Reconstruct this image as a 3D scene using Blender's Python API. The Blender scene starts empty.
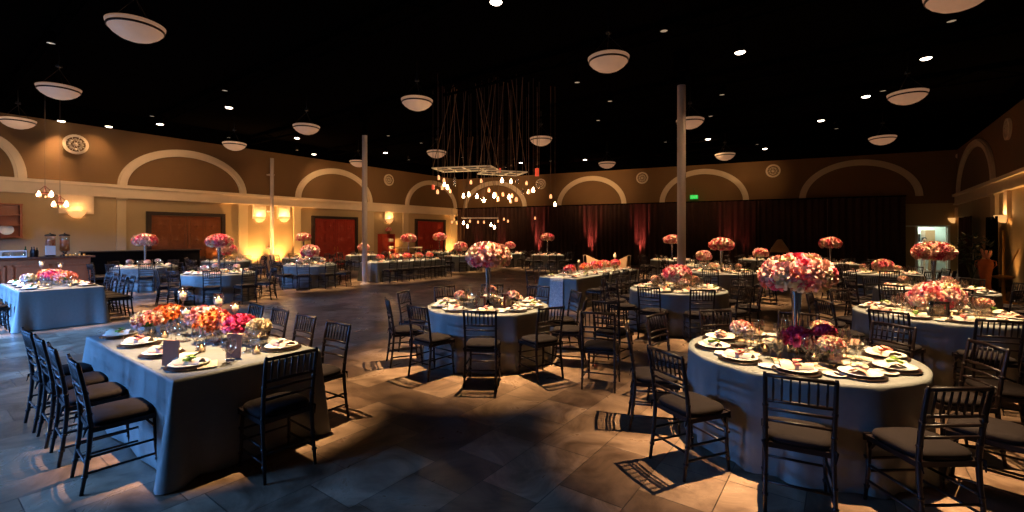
import bpy, math, random
from mathutils import Vector, Matrix
random.seed(7)
C = bpy.context.scene.collection
S = bpy.context.scene
PI = math.pi; sin = math.sin; cos = math.cos

# ---------------------------------------------------------------- camera
FPX = 455.0; HOR = 236.0; HC = 1.8
TH = math.radians(36.2)                       # the room is turned by this much against the view
cam = bpy.data.objects.new('camera', bpy.data.cameras.new('camera')); C.objects.link(cam)
cam.location = (0, 0, HC); cam.rotation_euler = (PI/2, 0, TH)
cam.data.sensor_width = 36.0; cam.data.lens = FPX/1024*36.0
cam.data.shift_y = -(256-HOR)/1024.0
cam.data.clip_start = 0.05; cam.data.clip_end = 200
S.camera = cam

# ---------------------------------------------------------------- world, exposure
S.view_settings.view_transform = 'Standard'; S.view_settings.look = 'None'
S.view_settings.gamma = 1.0; S.view_settings.use_curve_mapping = False
S.view_settings.exposure = 0.0
w = bpy.data.worlds.new('dusk'); S.world = w; w.use_nodes = True
w.node_tree.nodes['Background'].inputs[0].default_value = (0.10, 0.2, 0.5, 1)
w.node_tree.nodes['Background'].inputs[1].default_value = 0.6
try:
    S.cycles.use_denoising = True; S.cycles.max_bounces = 6; S.cycles.transparent_max_bounces = 16
    S.cycles.sample_clamp_indirect = 3.0; S.cycles.caustics_reflective = False; S.cycles.caustics_refractive = False
except Exception: pass

# daylight that comes through the glazed doors of the rear wall
DAY = dict(x0=-17.0, x1=-12.5, y=-4.4, energy=36000, color=(0.12, 0.36, 1.0))
al = bpy.data.lights.new('dusk_daylight', 'AREA'); al.shape = 'RECTANGLE'; al.size = DAY['x1']-DAY['x0']; al.size_y = 2.2
al.energy = DAY['energy']; al.color = DAY['color']
ao = bpy.data.objects.new('dusk_daylight', al); C.objects.link(ao)
ao.location = ((DAY['x0']+DAY['x1'])/2, DAY['y']-1.8, 4.3); ao.rotation_euler = (PI/2-.45, 0, 0)      # low sky over the yard, seen under the lintel

DAY_ADDED = dict(x0=-10.6, x1=-6.2, energy=9500)  # second unseen opening with its lamp, added to brighten the near floor
al2 = bpy.data.lights.new('added_daylight_near', 'AREA'); al2.shape = 'RECTANGLE'; al2.size = DAY_ADDED['x1']-DAY_ADDED['x0']; al2.size_y = 2.2
al2.energy = DAY_ADDED['energy']; al2.color = DAY['color']
ao2 = bpy.data.objects.new('added_daylight_near', al2); C.objects.link(ao2)
ao2.location = ((DAY_ADDED['x0']+DAY_ADDED['x1'])/2, DAY['y']-1.8, 4.3); ao2.rotation_euler = (PI/2-.45, 0, 0)

# ---------------------------------------------------------------- camera-frame geometry
def W(X, Y):                                   # X right, Y ahead of the viewpoint -> room axes
    return (X*cos(TH)-Y*sin(TH), X*sin(TH)+Y*cos(TH))
def PX(px, Y): return W((px-512)/FPX*Y, Y)
def ZP(py, Y): return HC+(HOR-py)/FPX*Y

class Wall:
    """a wall frame: s runs along it, d into the room, z up"""
    def __init__(s, p0, p1):
        s.p0 = Vector((p0[0], p0[1], 0)); s.p1 = Vector((p1[0], p1[1], 0)); s.u = (s.p1-s.p0).normalized()
        s.L = (s.p1-s.p0).length; s.n = Vector((s.u.y, -s.u.x, 0))
    def P(s, a, d, z): return s.p0+s.u*a+s.n*d+Vector((0, 0, z))
    def at(s, px, d=0.0):                      # where the view ray of a column meets the plane d in front of the wall
        r = Vector((*PX(px, 1.0), 0)); o = s.p0+s.n*d
        # r*t = o + u*a
        det = r.x*(-s.u.y)+s.u.x*r.y
        t = (o.x*(-s.u.y)+s.u.x*o.y)/det
        return (r*t-o).dot(s.u), t             # a, depth
XL, XR = -22.9, 4.36
LC = (XL, 24.6); RC = (XR, 30.3)
LW = Wall((XL, -3.7), LC); FW = Wall(LC, RC); RW = Wall(RC, (XR, -3.7)); BW = Wall((XR, -3.7), (XL, -3.7))
ZW, ZC, ZCEIL = 5.95, 3.77, 6.6

# ---------------------------------------------------------------- materials
def newmat(name):
    m = bpy.data.materials.new(name); m.use_nodes = True
    return m, m.node_tree.nodes, m.node_tree.links, m.node_tree.nodes['Principled BSDF']
def mat(name, col, rough=0.6, metal=0.0, noise=0.0, scale=8.0, spec=0.5, sheen=0.0, emit=None, es=0.0, bump=0.0, coat=0.0):
    m, N, L, b = newmat(name)
    b.inputs['Base Color'].default_value = (*col, 1); b.inputs['Roughness'].default_value = rough
    b.inputs['Metallic'].default_value = metal; b.inputs['Specular IOR Level'].default_value = spec
    b.inputs['Sheen Weight'].default_value = sheen; b.inputs['Coat Weight'].default_value = coat
    if emit: b.inputs['Emission Color'].default_value = (*emit, 1); b.inputs['Emission Strength'].default_value = es
    if noise or bump:
        tc = N.new('ShaderNodeTexCoord'); nz = N.new('ShaderNodeTexNoise'); nz.inputs['Scale'].default_value = scale
        nz.inputs['Detail'].default_value = 5; L.new(tc.outputs['Object'], nz.inputs['Vector'])
        if noise:
            mx = N.new('ShaderNodeMix'); mx.data_type = 'RGBA'
            mx.inputs[6].default_value = (*[c*(1-noise) for c in col], 1); mx.inputs[7].default_value = (*[min(1, c*(1+noise)) for c in col], 1)
            L.new(nz.outputs['Fac'], mx.inputs[0]); L.new(mx.outputs[2], b.inputs['Base Color'])
        if bump:
            bp = N.new('ShaderNodeBump'); bp.inputs['Strength'].default_value = bump; bp.inputs['Distance'].default_value = 0.02
            L.new(nz.outputs['Fac'], bp.inputs['Height']); L.new(bp.outputs[0], b.inputs['Normal'])
    return m
def glassmat(name, col, gl=0.12, rough=0.03):
    m, N, L, b = newmat(name); N.remove(b); out = N['Material Output']
    t = N.new('ShaderNodeBsdfTransparent'); t.inputs[0].default_value = (*col, 1)
    g = N.new('ShaderNodeBsdfGlossy'); g.inputs['Roughness'].default_value = rough; g.inputs[0].default_value = (1, 1, 1, 1)
    lw = N.new('ShaderNodeLayerWeight'); lw.inputs[0].default_value = 0.35
    mr = N.new('ShaderNodeMapRange'); mr.inputs[3].default_value = gl; mr.inputs[4].default_value = 0.85
    mx = N.new('ShaderNodeMixShader'); L.new(lw.outputs['Facing'], mr.inputs[0]); L.new(mr.outputs[0], mx.inputs[0])
    L.new(t.outputs[0], mx.inputs[1]); L.new(g.outputs[0], mx.inputs[2]); L.new(mx.outputs[0], out.inputs[0])
    return m
def floormat():
    m, N, L, b = newmat('travertine_tiles')
    tc = N.new('ShaderNodeTexCoord'); mp = N.new('ShaderNodeMapping'); mp.inputs['Rotation'].default_value = (0, 0, PI/2)
    mp.inputs['Location'].default_value = (0.23, -0.27, 0)
    L.new(tc.outputs['Object'], mp.inputs[0])
    br = N.new('ShaderNodeTexBrick'); br.offset = 0.37; br.offset_frequency = 2; br.squash = 0.62; br.squash_frequency = 3
    br.inputs['Scale'].default_value = 1.0; br.inputs['Brick Width'].default_value = 0.78; br.inputs['Row Height'].default_value = 0.485
    br.inputs['Mortar Size'].default_value = 0.004; br.inputs['Mortar Smooth'].default_value = 0.3; br.inputs['Bias'].default_value = 0.0
    br.inputs['Color1'].default_value = (0.31, 0.215, 0.145, 1); br.inputs['Color2'].default_value = (0.12, 0.078, 0.052, 1); br.inputs['Mortar'].default_value = (0.05, 0.035, 0.025, 1)
    L.new(mp.outputs[0], br.inputs[0])
    n1 = N.new('ShaderNodeTexNoise'); n1.inputs['Scale'].default_value = 1.7; n1.inputs['Detail'].default_value = 9; n1.inputs['Distortion'].default_value = 1.6; n1.inputs['Roughness'].default_value = 0.65
    L.new(tc.outputs['Object'], n1.inputs[0])
    cr = N.new('ShaderNodeValToRGB'); cr.color_ramp.elements[0].position = 0.36; cr.color_ramp.elements[0].color = (0.42, 0.36, 0.32, 1)
    cr.color_ramp.elements[1].position = 0.62; cr.color_ramp.elements[1].color = (1.25, 1.2, 1.15, 1); L.new(n1.outputs['Fac'], cr.inputs[0])
    mu = N.new('ShaderNodeMix'); mu.data_type = 'RGBA'; mu.blend_type = 'MULTIPLY'; mu.inputs[0].default_value = 1
    L.new(br.outputs['Color'], mu.inputs[6]); L.new(cr.outputs[0], mu.inputs[7]); L.new(mu.outputs[2], b.inputs['Base Color'])
    rr = N.new('ShaderNodeMapRange'); rr.inputs[3].default_value = 0.40; rr.inputs[4].default_value = 0.20; L.new(n1.outputs['Fac'], rr.inputs[0]); L.new(rr.outputs[0], b.inputs['Roughness'])
    bp = N.new('ShaderNodeBump'); bp.inputs['Strength'].default_value = 0.5; bp.inputs['Distance'].default_value = 0.004; bp.invert = True
    L.new(br.outputs['Fac'], bp.inputs['Height']); L.new(bp.outputs[0], b.inputs['Normal'])
    return m
def damaskmat(name, c1, c2, scale):
    m, N, L, b = newmat(name); tc = N.new('ShaderNodeTexCoord'); v = N.new('ShaderNodeTexVoronoi'); v.feature = 'SMOOTH_F1'
    v.inputs['Scale'].default_value = scale; n = N.new('ShaderNodeTexNoise'); n.inputs['Scale'].default_value = scale*.6; n.inputs['Detail'].default_value = 3
    ad = N.new('ShaderNodeVectorMath'); ad.operation = 'ADD'; L.new(tc.outputs['Object'], ad.inputs[0]); L.new(n.outputs['Color'], ad.inputs[1]); L.new(tc.outputs['Object'], n.inputs[0])
    L.new(ad.outputs[0], v.inputs['Vector']); cr = N.new('ShaderNodeValToRGB'); cr.color_ramp.elements[0].position = .3; cr.color_ramp.elements[1].position = .38
    cr.color_ramp.elements[0].color = (*c1, 1); cr.color_ramp.elements[1].color = (*c2, 1); L.new(v.outputs['Distance'], cr.inputs[0]); L.new(cr.outputs[0], b.inputs['Base Color'])
    b.inputs['Roughness'].default_value = .55
    return m
def draperymat():
    return mat('dark_drapery', (0.05, 0.022, 0.016), 0.75, noise=0.3, scale=3, spec=.2)
M = dict(
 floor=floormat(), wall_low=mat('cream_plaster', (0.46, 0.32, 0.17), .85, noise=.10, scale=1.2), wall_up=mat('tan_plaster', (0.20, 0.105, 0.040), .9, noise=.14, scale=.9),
 pier=mat('pale_plaster_pier', (0.62, 0.46, 0.28), .85, noise=.06, scale=2), trim=mat('pale_stone_trim', (0.78, 0.60, 0.42), .8, noise=.08, scale=3), black=mat('black_ceiling_paint', (0.0018, 0.0014, 0.0014), .98, spec=.0),
 column=mat('grey_painted_steel', (0.66, 0.54, 0.50), .55, noise=.05, scale=4), steel=mat('dark_steel', (0.03, 0.028, 0.026), .5, metal=.6),
 frame=mat('dark_door_frame', (0.03, 0.015, 0.01), .5), red=mat('carved_red_wood', (0.36, 0.035, 0.02), .5, noise=.3, scale=6), orange_wood=mat('carved_orange_wood', (0.27, 0.075, 0.02), .5, noise=.3, scale=6),
 bar=mat('reddish_bar_wood', (0.34, 0.085, 0.03), .4, noise=.25, scale=5), bartop=mat('bar_top', (0.12, 0.05, 0.03), .25), darkwood=mat('dark_cabinet_wood', (0.02, 0.012, 0.01), .45),
 alab_glow=mat('alabaster_glass_glow', (0.75, 0.62, 0.5), .5, noise=.12, scale=6, emit=(1.0, .50, .28), es=.19), band=mat('bowl_band', (0.05, 0.025, 0.02), .4, metal=.6),  # bowls are off; faint emission in the alabaster stands in for light caught
 cloth=mat('slate_satin_cloth', (0.165, 0.175, 0.165), .6, noise=.12, scale=22, bump=.12), cream=damaskmat('damask_cloth', (0.66, 0.62, 0.55), (0.40, 0.40, 0.38), 14),
 wood=mat('mahogany_lacquer', (0.008, 0.003, 0.0025), .42, noise=.2, scale=20, spec=.35), cushion=mat('mauve_brown_cushion', (0.012, 0.008, 0.0075), .85, spec=.15, noise=.1, scale=12),
 charger=mat('dark_bronze_charger', (0.05, 0.03, 0.022), .3, metal=.6), china=mat('white_china', (0.78, 0.74, 0.68), .18), linen=mat('cream_linen', (0.74, 0.60, 0.44), .8, noise=.08, scale=30), blush=mat('blush_linen', (0.72, 0.36, 0.26), .8, noise=.08, scale=30),
 paper=mat('cream_card', (0.75, 0.60, 0.42), .7, noise=.1, scale=60), glass=glassmat('clear_glass', (.95, .94, .92)), wine=glassmat('tinted_glass', (.8, .72, .62), .18), silver=mat('silver_vase', (0.75, 0.74, 0.72), .13, metal=1.0),
 f0=mat('hot_pink_petal', (0.88, 0.12, 0.19), .6, noise=.25, scale=30), f1=mat('coral_petal', (0.92, 0.27, 0.20), .6, noise=.2, scale=30), f2=mat('blush_petal', (0.92, 0.52, 0.44), .6, noise=.15, scale=30),
 f3=mat('cream_petal', (0.88, 0.70, 0.42), .6, noise=.12, scale=30), f4=mat('magenta_petal', (0.62, 0.02, 0.12), .6, noise=.25, scale=30), f5=mat('orange_petal', (0.90, 0.20, 0.03), .6, noise=.2, scale=30),
 leaf=mat('leaf_green', (0.16, 0.30, 0.03), .5, noise=.3, scale=20), darkleaf=mat('dark_leaf', (0.02, 0.035, 0.012), .6), drape=draperymat(), valance=mat('black_velour', (0.004, 0.003, 0.003), .98, spec=.05),
 flame=mat('candle_flame', (1, .8, .4), .5, emit=(1, .62, .25), es=8), wax=mat('candle_wax', (0.9, 0.8, 0.6), .5, emit=(1, .6, .25), es=.4), bulb=mat('clear_bulb_lit', (1, .85, .6), .3, emit=(1.0, .66, .36), es=26),
 dimbulb=mat('amber_jar_lit', (.8, .4, .2), .3, emit=(1.0, .42, .16), es=1.6), lantern=mat('red_lantern', (.7, .08, .04), .5, emit=(1, .1, .04), es=.5), cord=mat('twine', (0.16, 0.09, 0.06), .8), rope=mat('pale_rope', (0.22, 0.11, 0.05), .8),
 lens=mat('lamp_lens', (1, .9, .8), .3, emit=(1.0, .82, .62), es=7), dimlens=mat('lamp_lens_dim', (1, .9, .8), .3, emit=(1.0, .75, .5), es=.25), sconce=mat('sconce_bowl', (0.6, 0.4, 0.22), .6, emit=(1.0, .5, .16), es=.9), uplens=mat('uplight_lens', (1, .9, .7), .3, emit=(1, .6, .25), es=14),
 white=mat('white_paint', (0.8, 0.8, 0.78), .5), exit=mat('green_exit_sign', (0.01, 0.3, 0.05), .5, emit=(0.02, .85, .12), es=.8), terracotta=mat('terracotta', (0.55, 0.16, 0.05), .7, noise=.2, scale=9), brass=mat('brushed_brass', (0.75, 0.42, 0.10), .3, metal=.9),
 tan=mat('tan_upholstery', (0.38, 0.22, 0.10), .8, sheen=.3, noise=.1, scale=10), kitchen=mat('kitchen_wall', (0.75, 0.85, 0.78), .6), green=mat('green_glass', (0.02, 0.08, 0.03), .15), liquid=mat('fruit_punch', (0.5, 0.12, 0.03), .3),
 lattice_glow=mat('lattice_glow_paint', (0.75, 0.62, 0.45), .6, emit=(1, .6, .3), es=.08), rust=mat('rusty_number_frame', (0.25, 0.05, 0.025), .5), photo=mat('sepia_number_card', (0.45, 0.28, 0.12), .5, noise=.4, scale=25), skin=mat('skin', (.6, .35, .25), .6), hair=mat('hair', (.02, .012, .01), .7), coat=mat('white_jacket', (.8, .8, .8), .8))  # lattice paint has a faint glow put in, as if light fell on it

# ---------------------------------------------------------------- mesh builder
class MB:
    def __init__(s): s.v = []; s.f = []; s.m = []; s.sm = []
    def add(s, vs, fs, mi=0, smooth=False):
        o = len(s.v); s.v += [tuple(p) for p in vs]
        for f in fs: s.f.append([i+o for i in f]); s.m.append(mi); s.sm.append(smooth)
        return s
    def box(s, c, d, mi=0, rot=0.0, mtx=None):
        x, y, z = d[0]/2, d[1]/2, d[2]/2; P = [Vector((a*x, b*y, e*z)) for a in (-1, 1) for b in (-1, 1) for e in (-1, 1)]
        R = mtx if mtx else Matrix.Rotation(rot, 3, 'Z')
        vs = [R@p+Vector(c) for p in P]
        return s.add(vs, [(0, 1, 3, 2), (4, 6, 7, 5), (0, 4, 5, 1), (2, 3, 7, 6), (0, 2, 6, 4), (1, 5, 7, 3)], mi)
    def hexa(s, p, mi=0):                      # 8 corners, bottom 4 then top 4
        return s.add(p, [(0, 3, 2, 1), (4, 5, 6, 7), (0, 1, 5, 4), (1, 2, 6, 5), (2, 3, 7, 6), (3, 0, 4, 7)], mi)
    def wbox(s, wl, a0, a1, d0, d1, z0, z1, mi=0):
        P = wl.P
        return s.hexa([P(a0, d0, z0), P(a1, d0, z0), P(a1, d1, z0), P(a0, d1, z0), P(a0, d0, z1), P(a1, d0, z1), P(a1, d1, z1), P(a0, d1, z1)], mi)
    def tube(s, pts, rs, n=8, mi=0, cap=True):
        pts = [Vector(p) for p in pts]
        if not isinstance(rs, (list, tuple)): rs = [rs]*len(pts)
        vs = []; fs = []
        for i, p in enumerate(pts):
            a = pts[max(0, i-1)]; b = pts[min(len(pts)-1, i+1)]; t = (b-a).normalized()
            ref = Vector((0, 0, 1)) if abs(t.z) < .9 else Vector((1, 0, 0)); u = t.cross(ref).normalized(); v = t.cross(u)
            for k in range(n): vs.append(p+(u*cos(2*PI*k/n)+v*sin(2*PI*k/n))*rs[i])
        for i in range(len(pts)-1):
            for k in range(n): fs.append((i*n+k, i*n+(k+1) % n, (i+1)*n+(k+1) % n, (i+1)*n+k))
        if cap: fs.append(tuple(range(n))[::-1]); fs.append(tuple((len(pts)-1)*n+k for k in range(n)))
        return s.add(vs, fs, mi, n > 5)
    def lathe(s, prof, n=20, mi=0, c=(0, 0, 0), smooth=True, a0=0, a1=2*PI):
        vs = []; fs = []; full = abs(a1-a0-2*PI) < 1e-6; m = n if full else n+1
        for r, z in prof:
            for k in range(m):
                a = a0+(a1-a0)*k/n; vs.append((c[0]+r*cos(a), c[1]+r*sin(a), c[2]+z))
        for i in range(len(prof)-1):
            for k in range(n): 
                k2 = (k+1) % m
                fs.append((i*m+k, i*m+k2, (i+1)*m+k2, (i+1)*m+k))
        return s.add(vs, fs, mi, smooth)
    def join(s, o, mtx=None, mi=None):
        vs = [mtx@Vector(p) for p in o.v] if mtx else o.v
        b = len(s.v); s.v += [tuple(p) for p in vs]
        for f, m, sm in zip(o.f, o.m, o.sm): s.f.append([i+b for i in f]); s.m.append(m if mi is None else mi); s.sm.append(sm)
        return s
    def mesh(s, name, mats):
        me = bpy.data.meshes.new(name); me.from_pydata(s.v, [], s.f)
        for m in (mats if isinstance(mats, (list, tuple)) else [mats]): me.materials.append(m)
        me.polygons.foreach_set('material_index', s.m); me.polygons.foreach_set('use_smooth', s.sm); me.update()
        return me
def link(name, data=None, parent=None, loc=(0, 0, 0), rz=0.0, scale=None):
    o = bpy.data.objects.new(name, data); C.objects.link(o); o.location = loc; o.rotation_euler = (0, 0, rz)
    if scale: o.scale = scale
    if parent: o.parent = parent
    return o
def tag(o, label, cat, group=None, kind=None):
    o['label'] = label; o['category'] = cat
    if group: o['group'] = group
    if kind: o['kind'] = kind
    n = len(label.split())
    if n > 16 or n < 4: print('LABEL', n, label)
    return o
def struct(name, mb, m, parent=None):
    o = link(name, mb.mesh(name, m), parent)
    if not parent: o['kind'] = 'structure'
    return o

# ---------------------------------------------------------------- the room
def wall_quad(wl, z0, z1, segs=None, d=0.0, t=0.15):
    b = MB()
    for a0, a1, za, zb in (segs or [(0, wl.L, z0, z1)]): b.wbox(wl, a0, a1, d, d-t, za, zb)
    return b
b = MB(); b.add([(XL-.2, -3.9, 0), (XR+.2, -3.9, 0), (XR+.2, 34, 0), (XL-.2, 34, 0), (XL-.2, -3.9, -.1), (XR+.2, -3.9, -.1), (XR+.2, 34, -.1), (XL-.2, 34, -.1)], [(0, 1, 2, 3), (7, 6, 5, 4), (0, 4, 5, 1), (1, 5, 6, 2), (2, 6, 7, 3), (3, 7, 4, 0)])
struct('floor', b, M['floor'])
b = MB(); b.add([(XL-.2, -3.9, ZCEIL), (XR+.2, -3.9, ZCEIL), (XR+.2, 31, ZCEIL), (XL-.2, 31, ZCEIL), (XL-.2, -3.9, ZCEIL+.1), (XR+.2, -3.9, ZCEIL+.1), (XR+.2, 31, ZCEIL+.1), (XL-.2, 31, ZCEIL+.1)], [(3, 2, 1, 0), (4, 5, 6, 7), (0, 1, 5, 4), (1, 2, 6, 5), (2, 3, 7, 6), (3, 0, 4, 7)])
struct('ceiling', b, M['black'])
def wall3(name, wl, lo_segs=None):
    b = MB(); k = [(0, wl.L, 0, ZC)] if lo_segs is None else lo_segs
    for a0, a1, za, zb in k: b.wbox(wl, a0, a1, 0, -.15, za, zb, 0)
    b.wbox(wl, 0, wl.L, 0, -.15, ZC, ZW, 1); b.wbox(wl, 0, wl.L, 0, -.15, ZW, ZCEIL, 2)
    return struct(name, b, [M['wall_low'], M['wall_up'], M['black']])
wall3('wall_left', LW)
ka0, _ = FW.at(917.5); ka1, _ = FW.at(947)
KZ = 2.25
wall3('wall_far', FW, [(0, ka0, 0, ZC), (ka1, FW.L, 0, ZC), (ka0, ka1, KZ, ZC)])
wall3('wall_right', RW)
g0 = XR-DAY['x1']; g1 = XR-DAY['x0']
h0 = XR-DAY_ADDED['x1']; h1 = XR-DAY_ADDED['x0']
wall3('wall_rear', BW, [(0, h0, 0, ZC), (h1, g0, 0, ZC), (g1, BW.L, 0, ZC), (h0, h1, 3.1, ZC), (g0, g1, 3.1, ZC)])
# glazed doors in the rear wall; the second set is added to let in more light
for wi, (q0, q1) in enumerate(((g0, g1), (h0, h1))):
    b = MB(); nW = 4; gw = (q1-q0)/nW
    for i in range(nW+1): b.wbox(BW, q0+i*gw-.04, q0+i*gw+.04, 0, -.1, 0, 3.1)
    for z in (0.05, 3.05): b.wbox(BW, q0, q1, -.01, -.09, z-.05, z+.05)
    wn = struct('window_%d' % (wi+1), b, M['steel'])
    b = MB(); b.wbox(BW, q0, q1, -.045, -.055, 0.05, 3.05); struct('window_pane', b, M['glass'], wn)
# ceiling steel: joists running across and a few rods
ti = 0
for i in range(9):
    y = -1.8+i*4.0; b = MB()
    b.box(((XL+XR)/2, y, ZCEIL-.08), (XR-XL-.1, .14, .12)); b.box(((XL+XR)/2, y, ZCEIL-.42), (XR-XL-.1, .08, .05))
    n = 26
    for k in range(n):
        xa = XL+.3+(XR-XL-.6)*k/n; xb = XL+.3+(XR-XL-.6)*(k+1)/n
        b.tube([(xa, y, ZCEIL-.1 if k % 2 else ZCEIL-.42), (xb, y, ZCEIL-.42 if k % 2 else ZCEIL-.1)], .018, 4)
    if y < 27: ti += 1; o = struct('trim_%d' % ti, b, M['black'])
# cornice band on each wall: two steps
def cornice(name, wl, a0, a1):
    b = MB(); b.wbox(wl, a0, a1, 0, .12, ZC-.42, ZC-.10); b.wbox(wl, a0, a1, 0, .20, ZC-.10, ZC+.02); b.wbox(wl, a0, a1, 0, .16, ZC-.48, ZC-.42)
    return struct(name, b, M['trim'])
cornice('cornice_left_wall', LW, 0, LW.L); cornice('cornice_right_wall', RW, 0.0, RW.L)
ca, _ = FW.at(905, .3)
b = MB(); b.wbox(FW, ca-.3, FW.L, 0, .10, ZC-.38, ZC); struct('cornice_far_wall', b, M['wall_up'])
# semicircular arch mouldings above the cornice
def arch(wl, pl, pr, ptop, name='arch_moulding'):
    a0, _ = wl.at(pl); a1, _ = wl.at(pr); ac = (a0+a1)/2; ra = abs(a1-a0)/2
    _, Y = 0, 0
    pc = (ptop[0]); _, Yt = wl.at(pc); rz = ZP(ptop[1], Yt)-ZC
    b = MB(); n = 36; w = .30
    for (wi, wo, d) in ((0, w, .07), (.05, w-.07, .12)):
        vs = []; 
        for k in range(n+1):
            t = PI*k/n
            for (off, dd) in ((wo, 0), (wo, d), (wi, d), (wi, 0)):
                R1 = ra-off; R2 = rz-off
                vs.append(wl.P(ac-cos(t)*R1, dd, ZC+.0+sin(t)*R2))
        fs = []
        for k in range(n):
            for q in range(3): fs.append((k*4+q, (k+1)*4+q, (k+1)*4+q+1, k*4+q+1))
        b.add(vs, fs, 0, False)
    o = struct(name, b, M['trim']); return o
arch(LW, -65, 27, (-10, 132)); arch(LW, 117, 246, (183, 150)); arch(LW, 295, 372, (334, 168.5)); arch(LW, 405, 456.5, (431, 180.5))
arch(FW, 463.5, 527, (495, 181)); arch(FW, 557, 626.5, (592, 176)); arch(FW, 659.5, 749, (704, 169)); arch(FW, 799, 923, (862, 159.5))
arch(RW, 959, 996, (977, 139)); 
# pilasters
def pilaster(wl, pl, pr, d=.10, z1=ZC-.42):
    a0, _ = wl.at(pl); a1, _ = wl.at(pr); a0, a1 = min(a0, a1), max(a0, a1)
    b = MB(); b.wbox(wl, a0, a1, 0, d, 0, z1); b.wbox(wl, a0-.05, a1+.05, 0, d+.04, 0, .22); b.wbox(wl, a0-.04, a1+.04, 0, d+.04, z1-.12, z1)
    return struct('pilaster', b, M['pier'])
for p in ((116, 125.5), (238, 247), (293, 300), (366, 373), (402.5, 407.5), (450, 457)): pilaster(LW, *p)
pilaster(RW, 994, 999)
# baseboards
b = MB(); b.wbox(LW, 0, LW.L, 0, .05, 0, .18); struct('baseboard_left', b, M['wall_low'])
b = MB(); b.wbox(RW, 0, RW.L, 0, .05, 0, .18); struct('baseboard_right', b, M['wall_low'])
# round plaster medallions
def medallion(wl, px, py, where):
    a, Y = wl.at(px); z = ZP(py, Y); b = MB(); n = 24; r = .36
    for (r0, r1, d, mi) in ((.27, .36, .07, 0), (.0, .27, .025, 1)):
        vs = []; fs = []
        for k in range(n):
            t = 2*PI*k/n
            for (rr, dd) in ((r1, 0), (r1, d), (r0, d)): vs.append(wl.P(a+cos(t)*rr, dd, z+sin(t)*rr))
        for k in range(n):
            k2 = (k+1) % n
            for q in range(2): fs.append((k*3+q, k2*3+q, k2*3+q+1, k*3+q+1))
        b.add(vs, fs, mi)
    b.add([wl.P(a+cos(2*PI*k/n)*.29, .02, z+sin(2*PI*k/n)*.29) for k in range(n)], [tuple(range(n))], 1)
    for k in range(8):
        t = 2*PI*k/8; c = wl.P(a+cos(t)*.175, .045, z+sin(t)*.175); b.tube([c-wl.n*.03, c+wl.n*.03], [.058, .03], 8)
        b.tube([wl.P(a+cos(t+.39)*.05, .04, z+sin(t+.39)*.05), wl.P(a+cos(t+.39)*.29, .04, z+sin(t+.39)*.29)], .012, 5)
    c = wl.P(a, .04, z); b.tube([c-wl.n*.03, c+wl.n*.04], [.08, .04], 10)
    o = link('wall_medallion', b.mesh('wall_medallion', [M['trim'], M['wall_up']])); tag(o, 'round pale plaster medallion '+where, 'wall ornament', 'plaster medallions high on the walls')
medallion(LW, 75.5, 144.5, 'on the upper wall above the bar'); medallion(LW, 388.5, 180, 'high between the second and third arches of the door wall')
medallion(FW, 541, 184, 'behind the string chandelier above the curtain'); medallion(FW, 642.3, 178, 'high on the curtain wall beside the thick column')
medallion(FW, 773, 171, 'high on the curtain wall before its largest arch'); medallion(RW, 956, 157, 'at the dark corner beside the narrow arch')
medallion(RW, 1009, 129, 'highest on the amber side wall by the frame edge')

# sconces: backplate and half-bowl with its own lamp
def point(name, loc, e, col, parent=None, r=.06):
    l = bpy.data.lights.new(name, 'POINT'); l.energy = e; l.color = col; l.shadow_soft_size = r
    o = bpy.data.objects.new(name, l); C.objects.link(o); o.location = loc
    if parent: o.parent = parent
    return o
def spot(name, loc, e, col, size, blend, target=None, parent=None, r=.05):
    l = bpy.data.lights.new(name, 'SPOT'); l.energy = e; l.color = col; l.spot_size = size; l.spot_blend = blend; l.shadow_soft_size = r
    o = bpy.data.objects.new(name, l); C.objects.link(o); o.location = loc
    if target: o.rotation_euler = (Vector(target)-Vector(loc)).to_track_quat('-Z', 'Y').to_euler()
    if parent: o.parent = parent
    return o
def sconce(wl, px, py, where, e=14, w=.62, h=.85):
    a, Y = wl.at(px); z = ZP(py, Y); e *= 2.0; t = link('wall_sconce', None, loc=wl.P(a, 0, z)); tag(t, 'glowing half-bowl wall sconce '+where, 'wall lamp', 'half-bowl sconces on the walls')
    ang = math.atan2(wl.n.y, wl.n.x); t.rotation_euler = (0, 0, ang-PI/2)
    b = MB(); b.box((0, .05, h/2-.1), (w, .1, h)); link('backplate', b.mesh('sconce_backplate', M['trim']), t)
    b = MB(); b.lathe([(.0, -.26), (.12, -.24), (.22, -.14), (.27, 0), (.24, 0), (.19, -.12), (.1, -.2), (0, -.22)], 14, c=(0, .1, 0), a0=0, a1=PI); link('bowl', b.mesh('sconce_bowl', M['sconce']), t)
    point('sconce_light', (0, .3, .08), e*.4, (1, .55, .2), t, .05)
sconce(LW, 76, 211, 'on its broad plate above the bar', 10, .95, 1.0)
sconce(LW, 258.5, 217, 'left of the wall pipe', 26); sconce(LW, 283, 217, 'right of the wall pipe', 26)
sconce(LW, 388, 219, 'above the reddish bookcase', 26); sconce(LW, 459-2, 221, 'at the corner where the curtain begins', 14)
sconce(RW, 1009.5, 215, 'on the amber side wall at the frame edge', 22, .42, 1.0); sconce(RW, 957.3, 218, 'in the dark corner above the kitchen doorway', 8, .3, .6)

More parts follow.
